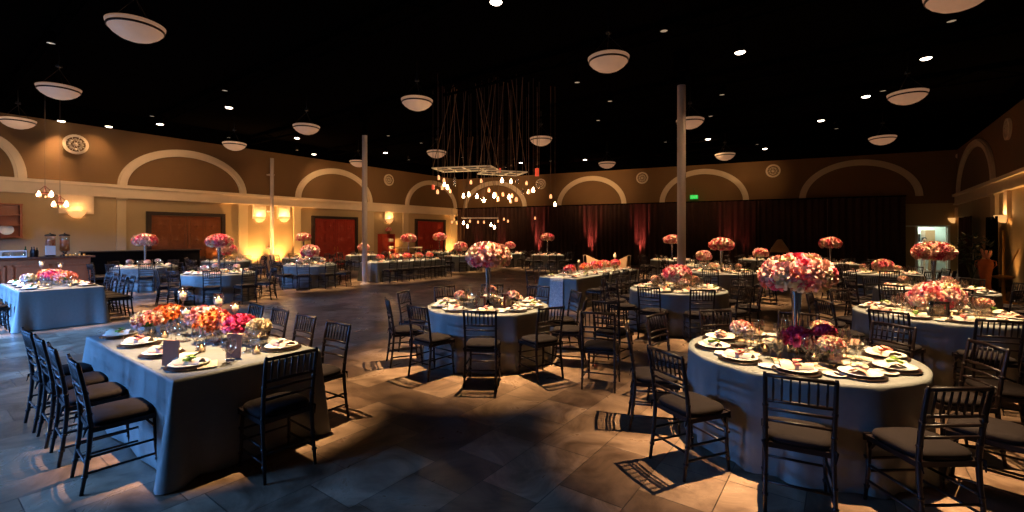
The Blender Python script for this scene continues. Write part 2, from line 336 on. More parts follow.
# carved double doors
def carved_door(idx, pl, pr, ptopy, m):
    a0, Y0 = LW.at(pl, .06); a1, Y1 = LW.at(pr, .06); zt = ZP(ptopy[1], LW.at(ptopy[0])[1])
    b = MB(); b.wbox(LW, a0-.16, a0, 0, .14, 0, zt+.14); b.wbox(LW, a1, a1+.16, 0, .14, 0, zt+.14); b.wbox(LW, a0, a1, 0, .14, zt, zt+.14)
    d = struct('door_%d' % idx, b, M['frame']); am = (a0+a1)/2
    for (x0, x1) in ((a0+.01, am-.01), (am+.01, a1-.01)):
        b = MB(); b.wbox(LW, x0, x1, .0, .05, 0, zt-.01); w = (x1-x0)
        rows = 4; rh = (zt-.2)/rows
        for c in range(2):
            for r in range(rows):
                cx = x0+w*(.27+.46*c); cz = .1+rh*(r+.5); hw = w*.19; hh = rh*.42
                for (xx, zz, ww, hz) in ((cx-hw, cz, .035, hh), (cx+hw, cz, .035, hh)): b.wbox(LW, xx-ww/2, xx+ww/2, .05, .085, zz-hz, zz+hz)
                for zz in (cz-hh, cz+hh): b.wbox(LW, cx-hw, cx+hw, .05, .085, zz-.018, zz+.018)
                P = LW.P
                for sc, dd in ((.8, .075), (.42, .1)):
                    b.add([P(cx, .05, cz-hh*sc), P(cx+hw*sc, .05, cz), P(cx, .05, cz+hh*sc), P(cx-hw*sc, .05, cz), P(cx, dd, cz)], [(0, 1, 4), (1, 2, 4), (2, 3, 4), (3, 0, 4)])
        lf = struct('door_leaf', b, m, d)
        b = MB(); ax = am+(.09 if x0 > am-.5 and x0 > a0+.3 else -.09); b.tube([LW.P(ax, .1, 1.0), LW.P(ax, .14, 1.1), LW.P(ax, .1, 1.2)], .014, 6)
        struct('door_handle', b, M['brass'], d)
carved_door(1, 151, 221, (186, 216), M['orange_wood']); carved_door(2, 314.5, 355, (335, 219), M['red']); carved_door(3, 417, 443.5, (430, 221.5), M['red'])

# curtain along the far wall: pleated cloth with real folds
def drape(wl, a0, a1, d, z0, z1, amp=.09, wl_=.30, seed=1):
    rnd = random.Random(seed); b = MB(); n = int(abs(a1-a0)/.035); rows = 5; vs = []; ph = 0.0
    phs = []
    for i in range(n+1):
        ph += .035/wl_*2*PI*rnd.uniform(.6, 1.4); phs.append(ph)
    for r in range(rows+1):
        z = z0+(z1-z0)*r/rows; k = 1-.35*r/rows
        for i in range(n+1): vs.append(wl.P(a0+(a1-a0)*i/n, d+amp*k*sin(phs[i])+.03*sin(phs[i]*.21), z))
    fs = [(r*(n+1)+i, r*(n+1)+i+1, (r+1)*(n+1)+i+1, (r+1)*(n+1)+i) for r in range(rows) for i in range(n)]
    b.add(vs, fs, 0, True); return b
cuts = [(0.25, 470), ] 
aE, _ = FW.at(905, .45); a = .25; nsec = 8; marks = [.25+(aE-.25)*i/nsec for i in range(nsec+1)]
names = ['beginning at the door wall corner', 'second panel from the door wall corner', 'third panel, lit rose at its foot', 'fourth panel, behind the tan settee', 'just before the thick column', 'just past the thick column', 'black stretch behind the single tall bouquet', 'ending beside the kitchen doorway']
for i in range(nsec):
    b = drape(FW, marks[i], marks[i+1], .45, .02, ZC-.02, seed=i)
    o = link('stage_curtain', b.mesh('stage_curtain', M['drape'] if i < 5 else M['drape'])); tag(o, 'dark pleated floor-length curtain, '+names[i], 'curtain', 'curtain panels along the far wall')
b = MB(); b.tube([FW.P(.1, .45, ZC+.0), FW.P(aE+.05, .45, ZC+.0)], .03, 8); o = link('curtain_rail', b.mesh('curtain_rail', M['black'])); tag(o, 'thin black rail carrying the long dark curtain', 'curtain rail')
# exit sign
a, Y = FW.at(694, .55); z = ZP(197, Y)
t = link('exit_sign', None, loc=FW.P(a, .5, z)); tag(t, 'small glowing green exit sign above the curtain beside the thick column', 'sign'); t.rotation_euler = (0, 0, math.atan2(FW.n.y, FW.n.x)+PI/2)
b = MB(); b.box((0, -.03, 0), (.42, .06, .22)); link('housing', b.mesh('sign_housing', M['exit']), t)
b = MB(); b.tube([(0, -.03, .1), (0, -.03, .5)], .01, 6); b.tube([(0, -.03, .5), (0, .5, .5)], .01, 6); link('bracket', b.mesh('sign_bracket', M['steel']), t)
cu = bpy.data.curves.new('exit_text', 'FONT'); cu.body = 'EXIT'; cu.size = .17; cu.align_x = 'CENTER'; cu.align_y = 'CENTER'; cu.extrude = .004; cu.materials.append(M['white'])
o = link('lettering', cu, t, loc=(0, -.066, 0)); o.rotation_euler = (PI/2, 0, 0)

# kitchen beyond the doorway
b = MB()
b.wbox(FW, ka0-.8, ka1+.8, -2.6, -2.5, 0, 3); b.wbox(FW, ka0-.9, ka0-.8, -2.6, -.15, 0, 3); b.wbox(FW, ka1+.8, ka1+.9, -2.6, -.15, 0, 3); b.wbox(FW, ka0-.9, ka1+.9, -2.6, -.15, 2.9, 3)
struct('wall_kitchen', b, M['kitchen'])
kl = bpy.data.lights.new('kitchen_ceiling_lamp', 'AREA'); kl.size = 1.2; kl.energy = 70; kl.color = (.85, 1, .88)
ko = link('kitchen_ceiling_lamp', kl, loc=FW.P((ka0+ka1)/2, -1.5, 2.85))
b = MB(); b.wbox(FW, ka0-.1, ka0+.0, -.15, .06, 0, KZ+.08); b.wbox(FW, ka1, ka1+.1, -.15, .06, 0, KZ+.08); b.wbox(FW, ka0-.5, ka1+.0, .0, .08, KZ, KZ+.08); struct('door_4', b, M['white'])
km = (ka0+ka1)/2
b = MB(); b.wbox(FW, km+.35, km+.75, -2.45, -1.9, 0, 2.1); b.wbox(FW, km+.37, km+.73, -1.9, -1.88, .1, 2.0); o = link('pantry_cabinet', b.mesh('pantry_cabinet', M['tan'])); tag(o, 'tan upright cabinet seen inside the bright kitchen doorway', 'cabinet')
b = MB(); b.wbox(FW, km-.5, km+.25, -2.5, -2.2, 1.55, 1.9); b.wbox(FW, km-.55, km+.3, -2.5, -2.1, 1.5, 1.55); o = link('wall_shelf', b.mesh('wall_shelf', M['steel'])); tag(o, 'grey steel shelf on the bright kitchen wall', 'shelf')
# person in the kitchen, seen from the chest up between the flowers
def person(loc, rz):
    root = link('person', None, loc=loc, rz=rz); tag(root, 'person in a white jacket standing inside the bright kitchen doorway', 'person')
    J = {'pel': (0, 0, .95), 'wst': (0, 0, 1.1), 'chs': (0, -.01, 1.33), 'nek': (0, 0, 1.47), 'hd0': (0, -.02, 1.56), 'hd1': (0, -.02, 1.66)}
    P = []; E = []; R = []
    def v(p, r, par=None):
        P.append(p); R.append(r)
        if par is not None: E.append((par, len(P)-1))
        return len(P)-1
    pel = v((0, 0, .95), .13); ws = v((0, 0, 1.12), .12, pel); ch = v((0, 0, 1.34), .14, ws); nk = v((0, 0, 1.48), .055, ch); h0 = v((0, -.02, 1.57), .085, nk); v((0, -.02, 1.67), .08, h0)
    for sx in (-1, 1):
        sh = v((sx*.18, 0, 1.42), .065, ch); el = v((sx*.24, -.03, 1.14), .045, sh); wr = v((sx*.2, -.22, .98), .032, el); pm = v((sx*.19, -.29, .97), .03, wr)
        for q in range(4): f = v((sx*.19+(q-1.5)*.018, -.33, .965), .009, pm); v((sx*.19+(q-1.5)*.02, -.37+abs(q-1.2)*.006, .95), .008, f)
        f = v((sx*.19-sx*.035, -.31, .975), .009, pm)
        hp = v((sx*.1, 0, .88), .09, pel); kn = v((sx*.11, -.02, .48), .06, hp); an = v((sx*.11, .02, .08), .04, kn); v((sx*.12, -.13, .04), .035, an)
    me = bpy.data.meshes.new('person_body'); me.from_pydata(P, E, []); o = link('body', me, root); me.materials.append(M['coat']); me.materials.append(M['skin'])
    o.modifiers.new('skin', 'SKIN'); sk = me.skin_vertices[0].data
    for i, r in enumerate(R): sk[i].radius = (r, r)
    sk[0].use_root = True; o.modifiers.new('sub', 'SUBSURF').levels = 1
    b = MB(); b.lathe([(0.001, .12), (.06, .11), (.1, .05), (.105, -.02), (.09, -.07)], 14, c=(0, 0, 1.64), a0=0); link('hair', b.mesh('person_hair', M['hair']), root)
    b = MB(); b.lathe([(0.001, .085), (.05, .07), (.078, .01), (.07, -.05), (.04, -.1), (0.001, -.115)], 12, c=(0, -.055, 1.6)); b.tube([(0, -.13, 1.61), (0, -.15, 1.585)], [.01, .016], 6); link('face', b.mesh('person_face', M['skin']), root)
pa, pY = FW.at(924, -1.3)
person(FW.P(pa, -1.3, 0), math.atan2(FW.n.y, FW.n.x)+PI/2)

# ---------------------------------------------------------------- columns and pipe
def column(px, Y, r, ztop, label):
    x, y = PX(px, Y); t = link('column', None, loc=(x, y, 0)); tag(t, label, 'column')
    b = MB(); b.lathe([(r, .02), (r, ztop)], 20); link('shaft', b.mesh('column_shaft', M['column']), t)
    b = MB(); b.lathe([(r, ztop), (r, ZCEIL-.5)], 20); b.box((0, 0, ZCEIL-.3), (r*3, r*3, .5)); link('capital', b.mesh('column_capital', M['black']), t)
    b = MB(); b.lathe([(r+.08, 0), (r+.08, .03), (r+.01, .05), (r, .12)], 20); link('base', b.mesh('column_base', M['column']), t)
column(681.5, 11.8, .105, 5.7, 'thick grey steel column rising between the right-hand round tables')
column(364.7, 17.0, .095, 5.55, 'slim grey steel column in front of the red carved door')
a, Y = LW.at(272, .3); b = MB(); b.tube([LW.P(a, .3, 0), LW.P(a, .3, 5.6)], .085, 12); 
for z in (1.2, 3.0, 4.8): b.wbox(LW, a-.12, a+.12, 0, .3, z-.03, z+.03)
o = link('wall_pipe', b.mesh('wall_pipe', M['column'])); tag(o, 'tall vertical grey pipe on the door wall between two sconces', 'pipe')

# ---------------------------------------------------------------- bowl pendants
R0 = .41
bm_ = MB(); bm_.lathe([(0.001, -.205), (.12, -.195), (.24, -.15), (.34, -.08), (.395, -.012)], 32); me_bowl = bm_.mesh('pendant_bowl', M['alab_glow'])
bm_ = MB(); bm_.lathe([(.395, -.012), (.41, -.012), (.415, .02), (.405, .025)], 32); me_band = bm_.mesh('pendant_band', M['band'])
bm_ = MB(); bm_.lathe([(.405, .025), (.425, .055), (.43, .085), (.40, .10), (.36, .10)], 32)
me_rim = bm_.mesh('pendant_rim', M['alab_glow'])
bm_ = MB()
for k in range(3): t = 2*PI*k/3; bm_.tube([(.4*cos(t), .4*sin(t), .09), (0, 0, .55)], .006, 5)
bm_.tube([(0, 0, .53), (0, 0, ZCEIL-5.45)], .012, 6); bm_.lathe([(.001, .62), (.07, .6), (.05, .66), (.001, .67)], 10)
me_stem = bm_.mesh('pendant_stem', M['steel'])
bowls = [(136, 29.5, 'largest, at the upper left corner'), (59, 91, 'below the largest one, over the bar side'), (18, 122.5, 'cut by the left frame edge'), (234.5, 145.5, 'small, in front of the left arch'),
 (306.5, 128.5, 'above the slim wall pipe'), (417, 103, 'just left of the string chandelier'), (436.5, 153.5, 'behind the chandelier strings at left'), (608.5, 62, 'large, alone right of the chandelier'), (541, 140.5, 'behind the chandelier strings at right'),
 (607, 164.5, 'small, at the wall top left of the thick column'), (690, 122.5, 'half hidden by the thick column'), (725, 156, 'small, right of the thick column'), (907.5, 96.5, 'large, high on the right'), (882.5, 139.5, 'above the biggest arch of the curtain wall'), (960, -4, 'cut by the top frame edge at right'), (358.5, 163, 'beside the slim column')]
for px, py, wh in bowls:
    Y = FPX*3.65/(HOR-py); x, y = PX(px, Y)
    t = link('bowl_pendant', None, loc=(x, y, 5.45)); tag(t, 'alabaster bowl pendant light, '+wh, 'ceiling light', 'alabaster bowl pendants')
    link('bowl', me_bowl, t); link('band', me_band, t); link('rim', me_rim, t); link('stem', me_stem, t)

# ---------------------------------------------------------------- ceiling spot fixtures
bm_ = MB(); bm_.lathe([(.001, .26), (.07, .25), (.085, .2), (.085, 0), (.075, 0), (.075, .015)], 14); bm_.tube([(0, 0, .25), (0, 0, .6)], .012, 6); me_can = bm_.mesh('spotlight_can', M['black'])
bm_ = MB(); bm_.lathe([(.001, .012), (.075, .012)], 14); me_lens = bm_.mesh('spotlight_lens', M['dimlens']); bm_ = MB(); bm_.lathe([(.001, -.02), (.08, -.012), (.11, .012)], 14); me_lens2 = bm_.mesh('spotlight_lens_bright', M['lens'])
LZ = 5.9; SPOTK = 9.0; UPK = 3.0; SCK = 2.0
def pinspot(x, y, target, e, size, label, col=(1, .66, .35), blend=.85, r=.035):
    t = link('ceiling_spotlight', None, loc=(x, y, LZ)); tag(t, label, 'spotlight', 'small ceiling spotlights')
    link('housing', me_can, t); link('lens', me_lens, t)
    s_ = spot('spot_beam', (x, y, LZ-.02), e*SPOTK, col, size, blend, target, r=r); s_.parent = t; s_.matrix_parent_inverse = Matrix.Translation((-x, -y, -LZ))
def onw(wl, px, z): a, _ = wl.at(px); p = wl.P(a, 0, z); return (p.x, p.y, z)
WASH = {(740, 53): (*PX(681.5, 11.8), 3.4, 200, 55), (496, 3): (*PX(364.7, 17.0), 3.6, 900, 22), (521, 163): (*onw(FW, 500, 4.9), 1300, 75), (585, 160): (*onw(FW, 600, 5.0), 1000, 75), (109, 127): (*onw(LW, 60, 3.0), 210, 110), (160, 124.5): (*onw(LW, 170, 2.8), 290, 110), (229, 108): (*onw(LW, 230, 3.0), 290, 110), (297, 138.5): (*onw(LW, 320, 3.0), 290, 110), (314, 154.5): (*onw(LW, 345, 3.2), 240, 110), (385.5, 153): (*onw(LW, 420, 3.6), 800, 110),
        (708, 139.5): (*onw(FW, 700, 5.1), 900, 60), (765, 149): (*onw(FW, 755, 5.1), 300, 50), (61.5, 121.5): (*onw(LW, 22, .8), 900, 60)}
for px, py, wh in ((521, 163, 'behind the chandelier strings at the curtain wall'), (585, 160, 'above the small far bowl at the curtain wall'), (740, 53, 'upper one right of the thick column'), (926, 59, 'above the large right-hand bowl'), (866, 97, 'left of the large right-hand bowl'), (496, 3, 'at the top centre of the view'), (160, 124.5, 'above the left arch'), (229, 108, 'above the smallest left bowl'), (297, 138.5, 'below the bowl by the wall pipe'), (314, 154.5, 'at the edge of the wall above the second arch'), (385.5, 153, 'upper right of the slim column'), (708, 139.5, 'just right of the thick column near another bowl'), (765, 149, 'at the wall top over the right medallion'), (821, 121, 'low on the dark right-hand ceiling'), (61.5, 121.5, 'beside the cut left bowl'), (109, 127, 'at the wall top over the medallion of the bar')):
    Y = FPX*4.1/(HOR-py); x, y = PX(px, Y)
    t = link('ceiling_spotlight', None, loc=(x, y, LZ)); tag(t, 'bright small ceiling spotlight, '+wh, 'spotlight', 'small ceiling spotlights'); link('housing', me_can, t); link('lens', me_lens2, t)
    if (px, py) in WASH:
        tx, ty, tz, e, sz = WASH[(px, py)]; s_ = spot('wash_beam', (x, y, LZ-.02), e, (1, .60, .28), math.radians(sz), 1.0, (tx, ty, tz), r=.08); s_.parent = t; s_.matrix_parent_inverse = Matrix.Translation((-x, -y, -LZ))

TBXY = [(2.53, 4.05), (-.36, 6.84), (3.25, 8.94), (5.69, 6.09), (8.15, 8.8), (-12.5, 15.5), (-8.24, 12.8), (-11.9, 19.0), (-7.32, 16.5), (-10.0, 21.8), (-8.0, 24.5), (-5.6, 24.6), (-4.62, 29.0), (-2.7, 24.0), (-.12, 27.2), (1.95, 25.0), (7.0, 19.9), (6.75, 16.0), (6.08, 13.2), (11.1, 20.3), (12.1, 17.3), (10.35, 12.7)]
TBL = [W(*p) for p in TBXY]
# ---------------------------------------------------------------- chiavari chair
def chair_parts():
    D = {}
    b = MB(); b.box((0, 0, .435), (.40, .39, .035)); b.box((0, .195, .435), (.41, .012, .05)); D['seat'] = (b, 'wood')
    b = MB(); n = 20; vs = []; prof = [(.93, .452), (1.0, .462), (1.02, .478), (.98, .495), (.8, .508), (0, .512)]
    for (k, z) in prof:
        for i in range(n):
            t = 2*PI*i/n; c, s_ = cos(t), sin(t); q = .5
            vs.append((.2*k*math.copysign(abs(c)**q, c), .195*k*math.copysign(abs(s_)**q, s_), z))
    fs = [(r*n+i, r*n+(i+1) % n, (r+1)*n+(i+1) % n, (r+1)*n+i) for r in range(len(prof)-1) for i in range(n)]
    b.add(vs, fs, 0, True)
    for sx in (-1, 1): b.tube([(sx*.17, -.18, .475), (sx*.2, -.215, .46), (sx*.19, -.23, .40)], [.012, .01, .004], 5)
    D['cushion'] = (b, 'cushion')
    y = lambda z: -.19-.07*max(0, (z-.45)/.47)**1.4-.05*max(0, (.45-z)/.45)**1.5
    legs = []
    for sx in (-1, 1):
        b = MB(); zs = (0, .15, .3, .45, .6, .75, .9, .925); b.tube([(sx*(.185+.012*abs(z-.45)), y(z), z) for z in zs], [.012, .014, .015, .017, .0155, .015, .014, .009], 8)
        for z in (.12, .24, .55, .7): b.tube([(sx*(.185+.012*abs(z-.45)), y(z), z-.008), (sx*(.185+.012*abs(z-.45)), y(z), z+.008)], .019, 8)
        legs.append(b)
        b = MB(); b.tube([(sx*.19, .2, 0), (sx*.185, .18, .2), (sx*.18, .175, .43)], [.011, .014, .016], 8)
        for z in (.1, .3): b.tube([(sx*.187, .19-.0, z-.008), (sx*.187, .19, z+.008)], .018, 8)
        legs.append(b)
    D['legs'] = legs
    b = MB()
    for z, r in ((.905, .014), (.735, .012), (.675, .010), (.60, .010)): b.tube([(-.187, y(z), z), (0, y(z)-.012, z+.004), (.187, y(z), z)], r, 7)
    for k in range(7): x = -.145+k*.29/6; b.tube([(x, y(.735)-.008, .735), (x, y(.82)-.008, .82), (x, y(.905)-.008, .905)], [.006, .009, .006], 6)
    D['backrest'] = (b, 'wood')
    b = MB()
    for z in (.14, .25):
        for sx in (-1, 1): b.tube([(sx*.187, y(z), z), (sx*.186, .188, z)], .009, 6)
    b.tube([(-.187, .19, .2), (.187, .19, .2)], .009, 6); b.tube([(-.187, .185, .29), (.187, .185, .29)], .009, 6); b.tube([(-.187, y(.2), .2), (.187, y(.2), .2)], .009, 6)
    for sx in (-1, 1): b.tube([(sx*.184, .12, .42), (sx*.184, .18, .34)], .008, 5)
    D['stretcher'] = (b, 'wood')
    return D
CP = chair_parts()
me_ch = {k: CP[k][0].mesh('chair_'+k, M[CP[k][1]]) for k in ('seat', 'cushion', 'backrest', 'stretcher')}
me_legs = [b.mesh('chair_leg', M['wood']) for b in CP['legs']]
allb = MB()
for k in ('seat', 'backrest', 'stretcher'): allb.join(CP[k][0], mi=0)
for b in CP['legs']: allb.join(b, mi=0)
me_chw = allb.mesh('chair_frame', M['wood'])
CH = []; TB = []; RT = []
def chair(x, y, rz, label, group, near):
    for (a, c) in CH:
        if (a-x)**2+(c-y)**2 < .46**2: return None
    if x < XL+.35: return None
    for (a, c) in TBL:
        if (a-x)**2+(c-y)**2 < 1.02**2: return None
    CH.append((x, y))
    t = link('dining_chair', None, loc=(x, y, 0), rz=rz); tag(t, label, 'chair', group)
    if near:
        for k in ('seat', 'backrest', 'stretcher'): link(k, me_ch[k], t)
        link('cushion', me_ch['cushion'], t)['label'] = 'mauve brown seat cushion with ties'
        for m_ in me_legs: link('leg', m_, t)
    else:
        link('chair_frame', me_chw, t); link('cushion', me_ch['cushion'], t)
    return t

# ---------------------------------------------------------------- tableware
def lathe_mesh(name, prof, m, n=16):
    b = MB(); b.lathe(prof, n); return b.mesh(name, m)
me_charger = lathe_mesh('charger_plate', [(.001, .004), (.11, .004), (.13, .008), (.165, .014), (.167, .010), (.13, .002), (.001, .0)], M['charger'], 28)
me_plate = lathe_mesh('dinner_plate', [(.001, .010), (.085, .010), (.1, .016), (.138, .024), (.14, .021), (.1, .010), (.07, .0), (.001, .0)], M['china'], 28)
me_plate_far = lathe_mesh('dinner_plate_far', [(.001, .010), (.085, .010), (.14, .024), (.07, .0)], M['china'], 14)
def glass_mesh(nm, h, rb, rt, stem, m, n=14):
    b = MB(); b.lathe([(.001, .002), (.034, .003), (.03, .006), (.006, .012), (.004, stem), (.012, stem+.008), (rb, stem+(h-stem)*.35), (rb*.98, stem+(h-stem)*.6), (rt, h)], n); return b.mesh(nm, m)
me_wine = glass_mesh('wine_glass', .215, .042, .032, .095, M['glass']); me_water = glass_mesh('water_goblet', .175, .044, .039, .06, M['glass']); me_flute = glass_mesh('champagne_flute', .235, .027, .023, .085, M['wine'])
def napkin_mesh(m, accent):
    b = MB(); n = 10; vs = []
    for i in range(n+1):
        t = i/n; x = (t-.5)*.22; wv = .045+.02*sin(t*5+1)
        for (yy, zz) in ((-wv, .0), (-wv*.7, .026), (0, .040+.006*sin(t*9)), (wv*.7, .026), (wv, 0)): vs.append((x, yy, zz+.012*abs(t-.5)))
    fs = [(i*5+k, i*5+k+1, (i+1)*5+k+1, (i+1)*5+k) for i in range(n) for k in range(4)]; b.add(vs, fs, 0, True)
    b.box((0.0, 0, .036), (.03, .1, .018), 1); b.add([(0, 0, .05), (.03, .02, .07), (.035, -.015, .065), (-.02, .03, .06), (-.03, -.02, .062)], [(0, 1, 2), (0, 3, 1), (0, 2, 4), (0, 4, 3)], 1)
    return b.mesh('napkin', [m, accent])
me_nap = [napkin_mesh(M['linen'], M['f1']), napkin_mesh(M['blush'], M['linen']), napkin_mesh(M['linen'], M['leaf'])]
me_vot = MB().lathe([(.001, .003), (.026, .004), (.03, .06), (.033, .065), (.036, .065), (.034, .0), (.001, 0)], 12).mesh('votive_cup', M['wine'])
me_wax = MB().lathe([(.001, .03), (.024, .03), (.024, .005)], 10).mesh('votive_wax', M['wax']); me_fl = MB().lathe([(.001, .062), (.006, .05), (.008, .04), (.004, .03)], 8).mesh('votive_flame', M['flame'])
me_card = MB().box((0, 0, .004), (.13, .22, .003)).box((0.01, 0.01, .007), (.10, .18, .002)).mesh('menu_card', M['paper'])
ZT = .765
def votive(x, y, label, group, z=ZT):
    t = link('votive_candle', None, loc=(x, y, z)); tag(t, label, 'candle', group); link('cup', me_vot, t); link('wax', me_wax, t); link('flame', me_fl, t)

# ---------------------------------------------------------------- flowers
def bloom_mesh(k, seed):
    rnd = random.Random(seed); b = MB()
    for (n, r, z, tilt, L) in ((6, .006, .012, .35, .026), (7, .012, .006, .75, .034), (8, .016, -.002, 1.15, .04)):
        off = rnd.random()
        for i in range(n):
            t = 2*PI*(i+off)/n+rnd.uniform(-.15, .15); tl = tilt+rnd.uniform(-.15, .15); w = L*.55
            def pt(u, v):
                rad = r+v*sin(tl)*L+ .25*L*v*v*(1 if tl > .7 else -.6); zz = z+v*cos(tl)*L-(.006*v*v if tl > 1 else 0); sd = u*w*(.5+.6*v-.25*v*v)
                return (cos(t)*rad-sin(t)*sd, sin(t)*rad+cos(t)*sd, zz-.25*abs(u)*w)
            b.add([pt(-1, 0), pt(1, 0), pt(1.1, .6), pt(.5, 1), pt(-.5, 1), pt(-1.1, .6), pt(0, .55)], [(0, 1, 6), (1, 2, 6), (2, 3, 6), (3, 4, 6), (4, 5, 6), (5, 0, 6)], 0, True)
    return b
BL = [bloom_mesh(k, k+3) for k in range(3)]
FM = ['f0', 'f1', 'f2', 'f3', 'f4', 'f5']
bloom_me = {k: BL[i % 3].mesh('bloom', M[k]) for i, k in enumerate(FM)}
def dome_pts(n, rx, rz, rnd, lowcut=-.55):
    out = []
    ga = PI*(3-5**.5)
    for i in range(n):
        u = 1-(i+.5)/n*(1-lowcut); t = ga*i+rnd.uniform(-.2, .2); s_ = math.sqrt(1-u*u)
        nrm = Vector((s_*cos(t)*rz, s_*sin(t)*rz, u*rx)).normalized(); k = rnd.uniform(.93, 1.06)
        out.append((Vector((s_*cos(t)*rx*k, s_*sin(t)*rx*k, u*rz*k)), nrm))
    return out
def orient(nrm, rnd):
    q = nrm.to_track_quat('Z', 'Y').to_matrix().to_4x4(); return q@Matrix.Rotation(rnd.uniform(0, 6.28), 4, 'Z')
PAL = ['f0', 'f2', 'f2', 'f1', 'f0', 'f2', 'f3', 'f3', 'f0', 'f2']
def dome_mesh(name, n, rx, rz, seed, pal=PAL, bs=1.5, lowcut=-.55):
    rnd = random.Random(seed); b = MB(); keys = sorted(set(pal)); ms = [M[k] for k in keys]+[M['f4']]
    for p, nr in dome_pts(n, rx, rz, rnd, lowcut):
        k = rnd.choice(pal); b.join(BL[rnd.randrange(3)], Matrix.Translation(p)@orient(nr, rnd)@Matrix.Scale(bs*rnd.uniform(.8, 1.15), 4), keys.index(k))
    b.lathe([(.001, rz*.9), (rx*.6, rz*.7), (rx*.9, 0.0), (rx*.75, rz*lowcut*.9), (.001, rz*lowcut)], 16, mi=len(keys)); return b.mesh(name, ms)
far_tall = [dome_mesh('flower_dome', 110, .30, .19, 10+i) for i in range(3)]
far_low = [dome_mesh('flower_dome', 80, .24, .17, 20+i) for i in range(3)]
core_b = MB().lathe([(.001, .9), (.6, .7), (.92, 0.0), (.75, -.5), (.001, -.55)], 20)
me_core = core_b.mesh('flower_core', M['f4'])
me_tallvase = MB().lathe([(.001, .0), (.075, .0), (.07, .012), (.028, .03), (.024, .12), (.032, .3), (.045, .48), (.055, .56), (.05, .56), (.001, .45)], 20).mesh('trumpet_vase', M['silver'])
me_lowvase = MB().lathe([(.001, .0), (.075, .0), (.085, .06), (.08, .14), (.075, .14), (.001, .1)], 18).mesh('low_vase', M['wine'])
def arrangement(x, y, z0, zc, rx, rz, label, near, tall, seed, n=90, group=None, pal=PAL):
    rnd = random.Random(seed); t = link('flower_arrangement', None, loc=(x, y, z0)); tag(t, label, 'flowers', group); h = zc-z0-rz*.45
    if tall: link('vase', me_tallvase, t, scale=(1, 1, h/.56))['label'] = 'tall silver trumpet vase'
    else: link('vase', me_lowvase, t, scale=(1, 1, max(h, .05)/.14))
    if near:
        link('inner_petals', me_core, t, loc=(0, 0, zc-z0), scale=(rx*.93, rx*.93, rz*.93))
        for p, nr in dome_pts(n, rx, rz, rnd):
            k = rnd.choice(pal); o = link('bloom', bloom_me[k], t, loc=p+Vector((0, 0, zc-z0))); o.rotation_euler = orient(nr, rnd).to_euler(); s_ = rnd.uniform(.85, 1.2)*1.35*(rx/.3); o.scale = (s_, s_, s_)
    else:
        me = (far_tall if tall else far_low)[seed % 3]; k = rx/(.30 if tall else .24); k2 = rz/(.19 if tall else .17)
        o = link('flower_dome', me, t, loc=(0, 0, zc-z0), rz=rnd.uniform(0, 6), scale=(k, k, k2)); o['kind'] = 'stuff'
    return t

PAL2 = ['f5', 'f5', 'f1', 'f4', 'f0', 'f3']; PAL3 = ['f3', 'f2', 'f3', 'f1']
me_sq = MB().box((0, 0, .05), (.11, .11, .10)).mesh('square_vase', M['wine'])
def posy(x, y, z, r, pal, label, seed, group, parts=True, n=26):
    rnd = random.Random(seed); t = link('flower_posy', None, loc=(x, y, z), rz=rnd.uniform(0, 1)); tag(t, label, 'flowers', group)
    link('vase', me_sq, t, scale=(1, 1, 1.2))
    b = MB()
    for k in range(10):
        a = 2*PI*k/10; b.add([(0.02*cos(a), .02*sin(a), .1), (cos(a+.25)*r*.6, sin(a+.25)*r*.6, .16), (cos(a)*r*1.05, sin(a)*r*1.05, .20), (cos(a-.25)*r*.6, sin(a-.25)*r*.6, .17)], [(0, 1, 2, 3)], 0, True)
    link('leaves', b.mesh('posy_leaves', M['leaf']), t)
    if parts:
        for p, nr in dome_pts(n, r, r*.7, rnd, -.2):
            o = link('bloom', bloom_me[rnd.choice(pal)], t, loc=p+Vector((0, 0, .17))); o.rotation_euler = orient(nr, rnd).to_euler(); s_ = rnd.uniform(.75, 1.05); o.scale = (s_, s_, s_)
    else:
        me = (posy_far if pal else posy_cream)[seed % 2]; o = link('flower_dome', me, t, loc=(0, 0, .17), scale=(r/.13,)*3); o['kind'] = 'stuff'
posy_far = [dome_mesh('posy_dome', 30, .13, .09, 50+i, PAL2, 1.0, -.2) for i in range(2)]; posy_cream = [dome_mesh('posy_dome', 30, .13, .09, 60+i, PAL3, 1.2, -.2) for i in range(2)]
# ---------------------------------------------------------------- tables
def round_cloth(R, seed, n=96, m='cloth'):
    rnd = random.Random(seed); b = MB(); vs = []; nf = 13; ph = rnd.uniform(0, 6); ph2 = rnd.uniform(0, 6)
    rings = [(.25, .762, 0), (.6, .762, 0), (.97, .762, 0), (1.0, .758, 0)]
    drops = [.02, .06, .14, .26, .40, .55, .68, .752]
    for (k, z, _) in rings:
        for i in range(n): a = 2*PI*i/n; vs.append((R*k*cos(a), R*k*sin(a), z))
    for dr in drops:
        for i in range(n):
            a = 2*PI*i/n; u = dr/.752
            fold = sin(nf*a+ph+.9*sin(3*a+ph2))*.6+.4*sin((nf*2-5)*a+ph2)
            r = R+.006+.014*u+.046*u**.7*fold; vs.append((r*cos(a), r*sin(a), .76-dr))
    m_ = len(rings)+len(drops); fs = [(r*n+i, (r+1)*n+i, (r+1)*n+(i+1) % n, r*n+(i+1) % n) for r in range(m_-1) for i in range(n)]; fs.append(tuple(range(n)))
    b.add(vs, fs, 0, True); return b.mesh('tablecloth', M[m])
